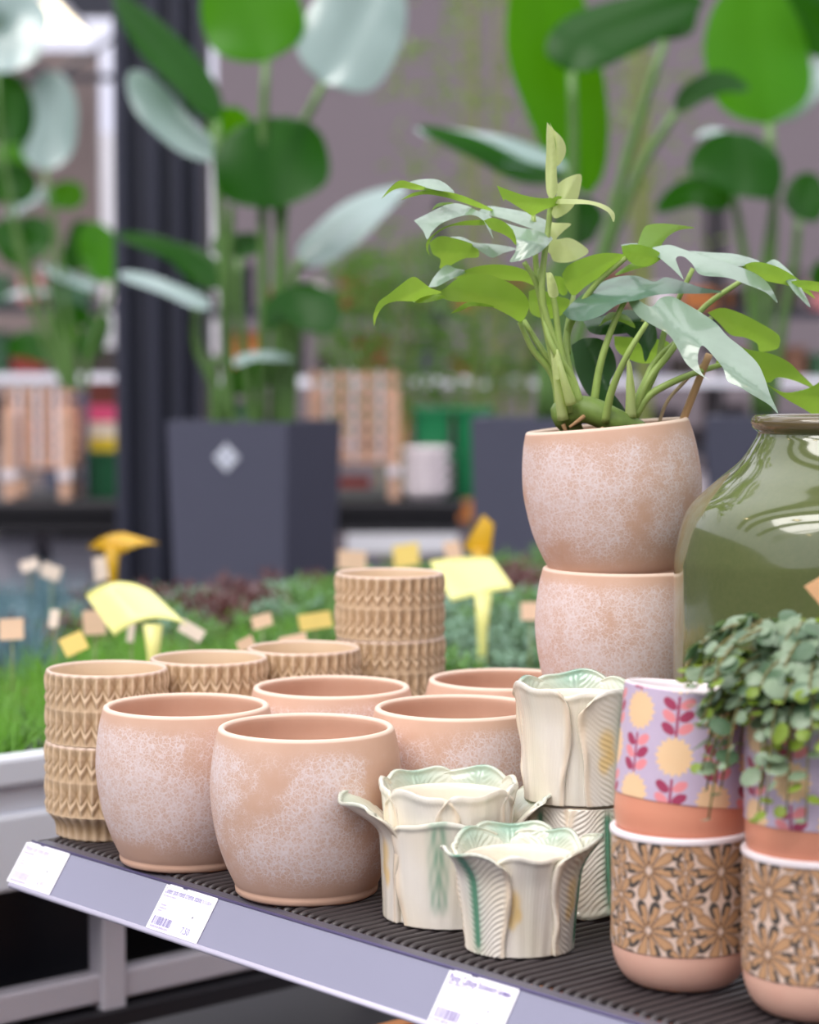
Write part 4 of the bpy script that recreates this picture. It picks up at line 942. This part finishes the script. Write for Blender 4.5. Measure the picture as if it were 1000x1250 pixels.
sign('amber sign panel with drooping ends in front of the black table', [(106, 668), (150, 650), (196, 664), (150, 676)], 3.7, m_sign2, .006, [(137, 668), (138, 700)], .02)
sign('amber yellow sign panel half hidden against a grey planter', [(566, 668), (590, 628), (603, 640), (598, 690)], 3.6, m_sign2, .002, [(585, 670), (587, 700)], .02)

# ------------------------------------------------------------------ items below the shelf and bench
m_orange = simple('orange_plastic', (232, 140, 40), .45, .06, 10)
def crate(name, label, c, d, m, rz=0.0, group=None, cat='crate'):
    t = thing(name, label, cat, (c[0], c[1], c[2]), (0, 0, rz), group); L, W, H = d; k = .012
    obj('bottom', MB().box((0, 0, .006), (L - .004, W - .004, .012)).mesh('bottom'), m, t)
    for sx_, sy_ in ((1, 0), (-1, 0), (0, 1), (0, -1)):
        dd = (k, W, H - .02) if sx_ else (L, k, H - .02); cc = (sx_ * (L - k) / 2, sy_ * (W - k) / 2, H / 2)
        mb = MB().box(cc, dd, bev=.002); e = (k * 1.8, W + .012, .022) if sx_ else (L + .012, k * 1.8, .022)
        obj('side', mb.mesh('side'), m, t); obj('rim', MB().box((cc[0], cc[1], H - .011), e, bev=.003).mesh('rim'), m, t)
    return t
p = sh(.335, .46); crate('storage_crate', 'orange storage crate on the floor under the pot shelf', (p.x, p.y, 0), (.5, .32, .62), m_orange, SROT.z)
rr0 = random.Random(5)
for i in range(6):  # black crates added to keep the space under the bench dark
    p = sh(BU0 - .28 - .30 * (i % 2), -.55 + .42 * (i // 2), ZLOW)
    crate('storage_crate', 'black crate added for darkness below the bench, %s row, %s from the bench end' % (['rail side', 'inner'][i % 2], ['first', 'second', 'third'][i // 2]), p, (.26, .36, .17), m_potb, SROT.z, 'black crates added for darkness below the bench')

# ------------------------------------------------------------------ column, tables, background goods
def bx(name, x0, y0, x1, y1, d, depth, m, parent=None, bev=.004):
    """box whose front face covers the pixel rectangle at depth d"""
    a = atY(x0, y1, d); b = atY(x1, y0, d); c = (a + b) / 2; dim = (abs(b.x - a.x), depth, abs(b.z - a.z))
    me = MB().box((c.x, d + depth / 2, c.z), dim, bev=bev).mesh(name)
    return wpart(name, me, m, parent) if parent else obj(name, me, m)
def build_column():
    a = atY(140, 300, 7.5); b = atY(248, 300, 7.5); y = 7.5
    mb = MB(); w_ = b.x - a.x
    mb.box((a.x + w_ / 2, y + .17, 2.95), (w_, .26, 5.9), bev=.01)
    for f0, f1, pr in ((0.0, .16, .05), (.40, .52, .03), (.72, .80, .05), (.90, 1.0, .05)):
        mb.box((a.x + w_ * (f0 + f1) / 2, y + .03, 2.95), (w_ * (f1 - f0), pr + .06, 5.9), bev=.012)
    struct('trim_column', mb.mesh('column'), simple('column_paint', (50, 52, 66), .35, .06, 3))
build_column()
def build_table():
    c0 = atY(-70, 614, 7.9); c1 = atY(566, 604, 7.9); z = c0.z
    t = thing('display_table', 'long black display table behind the plant bench', 'table', ((c0.x + c1.x) / 2, 8.4, 0)); L = c1.x - c0.x
    obj('top', MB().box((0, 0, z - .02), (L, 1.0, .04), bev=.005).mesh('top'), m_black, t); obj('apron', MB().box((0, -.46, z - .075), (L - .04, .03, .07)).mesh('apron'), m_black, t)
    for x in (-L / 2 + .05, -L / 6, L / 6, L / 2 - .05):
        for y in (-.44, .44): obj('leg', MB().box((x, y, (z - .04) / 2), (.06, .06, z - .04), bev=.004).mesh('leg'), m_black, t)
    obj('lower_shelf', MB().box((0, 0, z - .36), (L - .05, .9, .03)).mesh('lower_shelf'), m_black, t)
    obj('white_rail', MB().box((L / 2 - .22, -.49, z - .145), (.40, .02, .07)).mesh('white_rail'), m_white, t)
    return z, z - .345
ZT, ZT2 = build_table()
m_tray = simple('tray_white', (220, 220, 234), .4, .04, 6)
for i, (x0, x1) in enumerate(((-20, 38), (50, 114), (126, 160))):
    a = atY(x0, 660, 8.0); b = atY(x1, 660, 8.0)
    crate('storage_crate', ['wide white tray at the end of the lower table shelf, below the slatted stand', 'widest white tray under the black table, between two other trays', 'small low white tray under the black table near the column'][i], ((a.x + b.x) / 2, 8.3, ZT2), (b.x - a.x, .3, .20 if i < 2 else .17), m_tray, 0, 'white trays under the black table', 'tray')
m_green = simple('crate_green', (12, 112, 66), .4, .06, 6); m_green2 = simple('crate_dark_green', (8, 78, 44), .4, .06, 6)
def gcrate(x0, x1, z, h, m, lab, y=8.35, grp=None):
    a = atY(x0, 560, y - .15); b = atY(x1, 560, y - .15); return crate('storage_crate', lab, ((a.x + b.x) / 2, y, z), (b.x - a.x - .014, .3, h), m, 0, grp)
gcrate(104, 186, ZT, .17, m_green2, 'dark green crate on the black table beside the column')
for k in (0, 1):
    for z, nm in ((ZT, 'lower'), (ZT + .168, 'upper')):
        gcrate(503 + 50 * k, 553 + 50 * k, z, .165, m_green, '%s bright green crate of the block of four, %s' % (nm, ['next to the bowls', 'next to the slate planter'][k]), grp='bright green crates')
m_wood = simple('pale_wood', (214, 172, 148), .6, .2, 40); m_band = simple('white_band', (226, 222, 232), .4, .05, 10)
def wood_stand(x0, x1, ytop, ybot, label, d=8.1):
    a = atY(x0, 500, d); b = atY(x1, 500, d); L = b.x - a.x; H = atY(0, ytop, d).z - ZT; W = .26
    t = thing('slatted_crate_stand', label, 'plant stand', ((a.x + b.x) / 2, d + W / 2, ZT), group='slatted wooden crate stands'); hz = H * .30
    for sx_ in (-1, 1):
        for sy_ in (-1, 1):
            lg = obj('leg', MB().box((sx_ * (L / 2 - .02), sy_ * (W / 2 - .0), H * .40), (.042, .035, H * .80), bev=.004).mesh('leg'), m_wood, t)
            obj('leg_band', MB().box((sx_ * (L / 2 - .02), sy_ * (W / 2), H * .22), (.050, .043, .035), bev=.003).mesh('leg_band'), m_band, lg)
    n = 6
    for i in range(n):
        z = hz + (H - hz) * (i + .5) / n
        for sy_ in (-1, 1): obj('slat', MB().box((0, sy_ * (W / 2 - .022), z), (L - .01, .010, (H - hz) / n * .48), bev=.002).mesh('slat'), m_wood, t)
        for sx_ in (-1, 1): obj('slat', MB().box((sx_ * (L / 2 - .006), 0, z), (.010, W - .06, (H - hz) / n * .48), bev=.002).mesh('slat'), m_wood, t)
    for i in range(7):
        x = -L / 2 + L * (i + .5) / 7; obj('upright', MB().box((x, -W / 2 + .012, (H + hz) / 2), (.014, .010, H - hz), bev=.002).mesh('upright'), m_band if i % 2 else m_wood, t)
    obj('base_board', MB().box((0, 0, hz - .006), (L - .02, W - .05, .012)).mesh('base_board'), m_wood, t)
wood_stand(4, 86, 474, 612, 'slatted pale wood crate stand beside the dark green crate')
wood_stand(376, 488, 452, 604, 'slatted pale wood crate stand between grey planter and bright green crates')
m_bowl = simple('bowl_white', (236, 226, 232), .3, .03, 8)
bowl = MB().lathe([(.001, .004), (.05, .004), (.055, 0), (.06, .004), (.085, .035), (.088, .055), (.084, .055), (.078, .035), (.05, .012), (.001, .012)], 32, capb=False).mesh('bowl', True); bowl.materials.append(m_bowl)
pb = atY(521, 560, 8.05)
for k in range(4):
    tag(obj('bowl', bowl, None, None, (pb.x, 8.10, ZT + .046 * k)), '%s white bowl of the pile of four next to the green crates' % ['lowest', 'second lowest', 'second highest', 'topmost'][k], 'bowl', 'white bowls in a pile')
# packs piled on the dark green crate
PK = [((222, 208, 190), 'cream'), ((226, 196, 40), 'yellow'), ((206, 74, 116), 'pink'), ((96, 40, 30), 'dark red')]
a = atY(112, 540, 8.25); b = atY(158, 540, 8.25); zz = ZT + .17
for k, (rgb, nm) in enumerate([PK[1], PK[0], PK[2], PK[3]]):
    h = (.05, .06, .065, .085)[k]
    t = thing('seed_pack', '%s pack in the pile on the dark green crate' % nm, 'box', ((a.x + b.x) / 2, 8.35, zz), group='packs piled on the crate')
    obj('carton', MB().box((0, 0, h / 2), (b.x - a.x + .02, .2, h - .002), bev=.003).mesh('carton'), simple('pack_' + nm.replace(' ', '_'), rgb, .5, .08, 8), t)
    obj('lid', MB().box((0, 0, h - .006), (b.x - a.x + .026, .206, .010), bev=.002).mesh('lid'), simple('pack_' + nm.replace(' ', '_'), rgb, .5, .08, 8), t); zz += h

# far rack with goods
def build_rack(x0, x1, Y, zs_, seed, label):
    rr = random.Random(seed); t = thing('display_rack', label, 'rack', ((x0 + x1) / 2, Y, 0), group='far display racks'); L = x1 - x0
    n = max(2, int(L / 1.2) + 1)
    for i in range(n):
        for y in (.02, .48): obj('upright', MB().box((-L / 2 + L * i / (n - 1), y, 1.1), (.05, .04, 2.2)).mesh('upright'), m_black, t)
    for z in zs_:
        s_ = obj('shelf_board', MB().box((0, .25, z - .012), (L, .5, .024)).mesh('shelf_board'), m_black, t)
        obj('price_strip', MB().box((0, -.006, z - .015), (L - .05, .012, .05)).mesh('price_strip'), simple('strip_white', (240, 240, 255), .3, .03, 5) if 1.0 < z < 1.4 else m_dark, s_)
    cols = [((132, 46, 40), 'red'), ((206, 132, 136), 'pink'), ((226, 214, 222), 'white'), ((46, 40, 48), 'dark'), ((34, 34, 44), 'black'), ((190, 116, 60), 'orange brown'), ((52, 92, 62), 'green'), ((72, 70, 90), 'slate'), ((120, 84, 66), 'brown'), ((60, 52, 48), 'umber')]
    for zi, z in enumerate(zs_):
        x = x0 + .05
        while x < x1 - .25:
            wd = rr.uniform(.10, .24); rgb, nm = rr.choice(cols); h = rr.uniform(.10, .27)
            b_ = thing('goods_box', '%s %s %s goods box, %s shelf of the far %s rack' % ('tall' if h > .18 else 'low', 'wide' if wd > .17 else 'narrow', nm, ['lowest', 'second', 'third', 'top'][zi], 'long' if seed == 4 else 'short'), 'box', (x + wd / 2, Y + .2, z), group='goods boxes on the far racks')
            mt = simple('goods_' + nm.replace(' ', '_'), rgb, .55, .1, 6)
            obj('carton', MB().box((0, 0, h / 2), (wd, .25, h), bev=.004).mesh('carton'), mt, b_)
            obj('lid', MB().box((0, 0, h - .015), (wd + .008, .258, .026), bev=.003).mesh('lid'), mt, b_); x += wd + rr.uniform(.02, .10)
build_rack(-1.35, 3.2, 12.0, (.45, .86, 1.235, 1.60), 4, 'long black display rack with white strips against the grey back wall')
build_rack(-3.4, -1.5, 13.0, (.45, .86, 1.25, 1.66), 9, 'short black display rack between the column and brown wall')

# ceiling battens
m_lamp = simple('lamp_tube', (255, 240, 205), .4, .01, 5, emit=2.5)
for x in (38, 73):
    p = atY(x, 27, 13.0)
    t = thing('batten_lamp', 'lit white batten lamp hanging under the roof truss', 'lamp', p, group='batten lamps under the roof')
    obj('housing', MB().box((0, 0, .05), (.15, 1.2, .05), bev=.006).mesh('housing'), m_white, t); obj('tube', MB().box((0, 0, .01), (.14, 1.16, .03), bev=.01).mesh('tube'), m_lamp, t)
    obj('suspension', MB().tube([(0, 0, .07), (0, 0, 5.3 - p.z)], .012, 6).mesh('suspension'), m_dark, t)
pend = MB().lathe([(.03, .20), (.05, .19), (.12, .06), (.16, 0), (.15, 0), (.11, .055), (.04, .17)], 24, capb=False).mesh('shade', True)
glob = MB().lathe([(.002, -.01), (.05, .0), (.075, .04), (.05, .09), (.002, .10)], 20, capb=False).mesh('bulb', True)
m_bulb = simple('warm_bulb', (255, 226, 180), .4, .01, 5, emit=14.0)
for i, (x, y) in enumerate([(-1.6, -1.5), (-.4, -1.2), (.9, -1.6), (2.0, -1.0), (-1.0, .6), (.6, .9), (2.2, .8), (-2.4, 2.0)]):
    t = thing('pendant_lamp', 'warm pendant lamp hanging from the greenhouse roof above the display', 'lamp', (x, y, 3.3), group='pendant lamps above the display')
    obj('shade', pend, m_dark, t); obj('bulb', glob, m_bulb, t); obj('cord', MB().tube([(0, 0, .2), (0, 0, 2.0)], .006, 6).mesh('cord'), m_dark, t)
for y in (-1.3, .75, 2.0):
    struct('trim_lamp_rail', MB().box((0, y, 5.32), (17.8, .6, .05)).mesh('lamp_rail'), m_dark)

# ------------------------------------------------------------------ large tropical plants in grey planters
m_planter = simple('planter_slate', (76, 78, 96), .55, .06, 6, bump=.1)
def planter(x, ytop, d, wtop, wbot, rz, label, logo=False):
    top = atY(x, ytop, d); h = top.z
    t = thing('tall_planter', label, 'planter', (top.x, d, 0), (0, 0, rz), 'tall slate planters')
    a, b = wtop / 2, wbot / 2; k = .025
    loops = [(b, 0), (a, h), (a - k, h), (a - k - .02, h - .12)]; vs = [(sx_ * r, sy_ * r, z) for r, z in loops for sx_, sy_ in ((-1, -1), (1, -1), (1, 1), (-1, 1))]
    fs = [(i * 4 + j, i * 4 + (j + 1) % 4, (i + 1) * 4 + (j + 1) % 4, (i + 1) * 4 + j) for i in range(3) for j in range(4)] + [(3, 2, 1, 0)]
    obj('shell', mesh_from('shell', vs, fs, False), m_planter, t)
    obj('soil', MB().box((0, 0, h - .11), (wtop - .06, wtop - .06, .06)).mesh('soil'), simple('soil', (48, 38, 30), .95, .4, 200), t)
    if logo:
        zc = h - .095; y = -(b + (a - b) * (zc / h)) - .002; s_ = .038
        me = mesh_from('badge', [(0, y, zc + s_), (s_, y, zc), (0, y, zc - s_), (-s_, y, zc), (0, y + .004, zc + s_), (s_, y + .004, zc), (0, y + .004, zc - s_), (-s_, y + .004, zc)], [(3, 2, 1, 0), (0, 1, 5, 4), (1, 2, 6, 5), (2, 3, 7, 6), (3, 0, 4, 7)], False)
        bd = obj('badge', me, simple('badge_white', (206, 212, 224), .5, .05, 10), t, (.0, 0, 0))
        for ax, az in ((0, .4), (.4, 0), (0, -.4), (-.4, 0)):
            me2 = mesh_from('mark', [(ax * s_, y - .001, zc + az * s_ + .2 * s_), (ax * s_ + .2 * s_, y - .001, zc + az * s_), (ax * s_, y - .001, zc + az * s_ - .2 * s_), (ax * s_ - .2 * s_, y - .001, zc + az * s_)], [(3, 2, 1, 0)], False)
            obj('badge_mark', me2, simple('badge_mark', (150, 158, 182), .5, .05, 10), bd)
    return top
planter(312, 513, 6.0, .355, .285, d2(-22), 'tall tapered slate planter with white diamond badge, behind the bench', True)
planter(655, 509, 5.6, .30, .24, d2(-8), 'tall slate planter standing behind the amber sign')
planter(930, 508, 6.4, .30, .24, d2(-12), 'tall slate planter behind the glossy green vase')
planter(95, 474, 9.3, .26, .2, d2(-8), 'tall slate planter close to the black ribbed column')
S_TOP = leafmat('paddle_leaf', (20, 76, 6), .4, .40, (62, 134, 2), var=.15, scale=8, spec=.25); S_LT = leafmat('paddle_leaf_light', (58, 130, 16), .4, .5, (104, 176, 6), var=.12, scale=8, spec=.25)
S_SHEEN = leafmat('paddle_leaf_grey_sheen', (150, 172, 172), .28, .2, (90, 150, 60), var=.12, scale=8, spec=.8, coat=.5); S_ST = leafmat('paddle_stem', (92, 128, 66), .4, .1, (110, 150, 70))  # grey-green upper sides, with reflected sky lightened into the base colour
def big_plant(name, label, base, d, leaves, stems):
    t = thing(name, label, 'plant', base, group='large paddle-leaved plants')
    for (pts, hw, nrm, m, dy) in leaves:
        P = [atY(x, y, d + dy + (i * .02)) for i, (x, y) in enumerate(pts)]
        wpart('leaf', leaf_mesh(P, nrm, hw * d / F, kind='paddle', fold=.25, droop=.25, nt_=26, nv_=11, wave=.06, seed=len(t.children)), m, t)
    for pts in stems:
        P = spline([atY(x, y, d) for x, y in pts], 10); wpart('stem', MB().tube(P, [.016 - .0006 * i for i in range(10)], 8).mesh('stem', True), S_ST, t)
cA = (0, -1, .15); uA = (0, -.45, 1); fA = (.5, -.8, .5); gA = (-.5, -.8, .4)
pc = atY(312, 545, 6.0)
big_plant('paddle_leaf_plant', 'large paddle-leaved plant growing from the slate planter with the white badge', pc, 6.0, [
    ([(338, 255), (334, 220), (328, 180), (322, 143)], 70, cA, S_TOP, -.05), ([(264, 148), (235, 100), (190, 50), (138, -8)], 32, fA, S_TOP, 0), ([(266, 195), (225, 165), (190, 130), (160, 85)], 28, (-.2, -.6, .9), S_SHEEN, .05),
    ([(325, 75), (315, 40), (300, 0), (280, -50)], 62, cA, S_LT, .1), ([(395, 102), (415, 70), (440, 20), (470, -40)], 62, (.3, -.75, .7), S_SHEEN, .1), ([(372, 325), (400, 295), (440, 262), (500, 228)], 40, (.1, -.5, 1), S_SHEEN, .1),
    ([(256, 378), (225, 360), (185, 345), (144, 334)], 16, (0, -.6, 1), S_SHEEN, -.1), ([(268, 345), (235, 320), (195, 300), (142, 286)], 12, cA, S_TOP, -.1), ([(275, 345), (255, 335), (235, 320), (205, 300)], 20, cA, S_TOP, 0), ([(366, 402), (372, 388), (362, 372), (352, 350)], 46, (0, -.9, .5), S_TOP, -.1),
    ([(292, 315), (292, 305), (294, 295), (296, 285)], 34, (0, -.9, .5), S_TOP, 0), ([(285, 445), (305, 436), (330, 434), (360, 440)], 14, uA, S_SHEEN, -.1), ([(290, 130), (285, 160), (300, 200), (310, 250)], 34, cA, S_LT, .2), ([(345, 460), (322, 455), (300, 462), (282, 478)], 20, cA, S_TOP, 0)],
    [[(276, 540), (278, 400), (280, 300), (282, 250)], [(284, 540), (276, 400), (268, 260), (264, 148)], [(346, 540), (348, 440), (345, 320), (338, 255)], [(352, 540), (358, 440), (360, 330), (372, 325)], [(318, 540), (322, 400), (320, 200), (325, 75)], [(335, 540), (342, 300), (360, 180), (395, 102)], [(300, 540), (262, 470), (240, 420), (240, 370)], [(330, 540), (345, 470), (360, 430), (366, 402)], [(312, 540), (302, 460), (292, 380), (292, 315)], [(265, 540), (262, 470), (262, 440), (285, 445)]])
pl = atY(95, 500, 9.3)
big_plant('paddle_leaf_plant', 'large paddle-leaved plant left of the black ribbed column', pl, 9.3, [
    ([(55, 208), (58, 175), (62, 130), (64, 86)], 34, (0, -.8, .6), S_SHEEN, 0), ([(0, 175), (8, 150), (4, 120), (-12, 88)], 34, cA, S_TOP, 0), ([(-5, 90), (10, 60), (18, 25), (5, -20)], 44, (0, -.5, .9), S_SHEEN, 0), ([(60, 305), (42, 295), (25, 295), (-8, 275)], 32, cA, S_TOP, 0), ([(38, 245), (20, 225), (0, 225), (-20, 240)], 26, cA, S_TOP, .1),
    ([(10, 265), (30, 245), (45, 235), (60, 250)], 22, uA, S_SHEEN, .1), ([(60, 250), (75, 240), (90, 238), (104, 240)], 18, cA, S_LT, .1), ([(140, 345), (128, 320), (118, 295), (106, 272)], 26, (0, -.8, .6), S_LT, .1), ([(48, 325), (75, 335), (100, 345), (120, 352)], 18, uA, S_SHEEN, 0), ([(30, 210), (20, 195), (15, 180), (5, 165)], 26, cA, S_LT, .2), ([(64, 390), (80, 385), (95, 385), (112, 395)], 14, cA, S_TOP, 0), ([(60, 360), (40, 355), (20, 358), (5, 365)], 14, uA, S_SHEEN, 0), ([(70, 440), (50, 425), (30, 420), (8, 430)], 18, cA, S_TOP, 0), ([(100, 440), (112, 420), (120, 400), (132, 385)], 16, cA, S_TOP, 0), ([(80, 330), (95, 310), (100, 290), (98, 268)], 20, cA, S_TOP, .2), ([(85, 430), (82, 410), (76, 395), (66, 380)], 18, cA, S_LT, .1)],
    [[(95, 500), (85, 400), (70, 300), (55, 208)], [(90, 500), (70, 400), (62, 340), (60, 305)], [(100, 500), (110, 430), (128, 380), (140, 345)], [(92, 500), (60, 400), (20, 280), (0, 175)], [(94, 500), (40, 380), (5, 200), (-5, 90)], [(97, 500), (88, 450), (70, 400), (64, 390)]])
pr = atY(655, 530, 5.6)
big_plant('paddle_leaf_plant', 'large paddle-leaved plant with bright drooping leaf behind the split-leaf plant', pr, 5.6, [
    ([(665, -60), (670, 40), (690, 120), (720, 238)], 55, cA, S_LT, .15), ([(698, 88), (710, 60), (740, 40), (860, 0)], 46, (-.2, -.9, .4), S_TOP, 0), ([(812, 50), (815, 30), (820, 10), (830, -30)], 34, cA, S_TOP, .1), ([(692, 205), (640, 190), (580, 175), (505, 158)], 30, (0, -.6, .9), S_SHEEN, 0), ([(690, 215), (640, 210), (580, 180), (510, 155)], 14, cA, S_TOP, -.05),
    ([(826, 136), (850, 112), (880, 100), (915, 108)], 18, (0, -.8, .5), S_TOP, .1), ([(690, 300), (700, 280), (712, 265), (735, 255)], 28, cA, S_TOP, .1)],
    [[(668, 520), (690, 380), (700, 200), (698, 88)], [(672, 520), (715, 380), (770, 180), (812, 50)], [(676, 520), (730, 340), (780, 210), (826, 136)], [(660, 520), (672, 380), (690, 260), (692, 205)], [(664, 520), (676, 420), (684, 350), (690, 300)]])
pr2 = atY(930, 530, 6.4)
big_plant('paddle_leaf_plant', 'large paddle-leaved plant behind the glossy green vase', pr2, 6.4, [
    ([(938, 152), (930, 100), (920, 50), (915, -30)], 64, cA, S_LT, 0), ([(896, 240), (900, 220), (895, 195), (892, 160)], 56, (0, -1, .3), S_TOP, -.1), ([(898, 245), (870, 240), (840, 235), (800, 258)], 18, cA, S_TOP, 0), ([(975, 268), (980, 255), (985, 235), (995, 212)], 26, cA, S_TOP, 0), ([(940, 150), (970, 120), (1000, 90), (1040, 60)], 34, uA, S_SHEEN, .1), ([(900, 165), (885, 165), (870, 160), (850, 168)], 16, uA, S_SHEEN, 0), ([(960, -10), (985, 20), (1005, 40), (1030, 60)], 34, cA, S_TOP, .1), ([(990, 330), (1000, 335), (1015, 340), (1030, 350)], 20, cA, S_TOP, .1)],
    [[(935, 520), (938, 400), (945, 250), (938, 152)], [(925, 520), (918, 380), (905, 290), (896, 240)], [(940, 520), (955, 400), (970, 320), (975, 268)], [(930, 520), (925, 380), (945, 250), (940, 150)]])
# feathery bamboo in the distance
def bamboo(x0, x1, ytop, ybot, d, n, seed, m, label):
    rr = random.Random(seed); a = atY(x0, ytop, d); b = atY(x1, ybot, d); c = Vector(((a.x + b.x) / 2, d, 0))
    t = thing('bamboo_plant', label, 'plant', c, group='feathery bamboo plants'); vs = []; fs = []
    for i in range(n):
        p = Vector((rr.uniform(a.x, b.x), d + rr.uniform(-.3, .3), b.z + (a.z - b.z) * rr.random() ** .9)) - c; dr = Vector((rr.gauss(0, 1), rr.gauss(0, .6), rr.gauss(-.2, .6))).normalized(); L = rr.uniform(.08, .18)
        sd = dr.cross(Vector((0, 1, .3))).normalized() * .009; k = len(vs); vs += [p, p + dr * L * .4 + sd, p + dr * L, p + dr * L * .4 - sd]; fs.append((k, k + 1, k + 2, k + 3))
    obj('foliage', mesh_from('foliage', vs, fs, True), m, t)['kind'] = 'stuff'
    for k in range(5):
        x = (rr.uniform(a.x, b.x) - c.x) * .6; obj('cane', MB().tube([(x * .3, 0, .30), (x * .7, 0, a.z * .6), (x, 0, a.z)], .010, 6).mesh('cane'), simple('cane', (120, 130, 70), .5, .1, 10), t)
    obj('pot', MB().lathe([(.14, 0), (.2, .38), (.21, .4), (.19, .4), (.18, .34), (.001, .32)], 28).mesh('pot', True), m_planter, t)
m_bam = leafmat('bamboo_leaf', (112, 142, 78), .5, .4, (150, 180, 80)); m_bam2 = leafmat('bamboo_leaf_dark', (84, 122, 66), .5, .4, (120, 160, 60))
bamboo(480, 700, -40, 330, 11.0, 300, 1, m_bam, 'sparse feathery bamboo in front of the grey back wall')
bamboo(400, 560, 300, 520, 10.0, 700, 2, m_bam2, 'dense feathery bamboo above the slatted crate stand')
bamboo(560, 680, 330, 500, 10.5, 260, 3, m_bam2, 'small feathery bamboo near the far display rack')
bamboo(740, 860, 60, 300, 11.2, 110, 4, m_bam, 'thin feathery bamboo between two paddle-leaved plants')
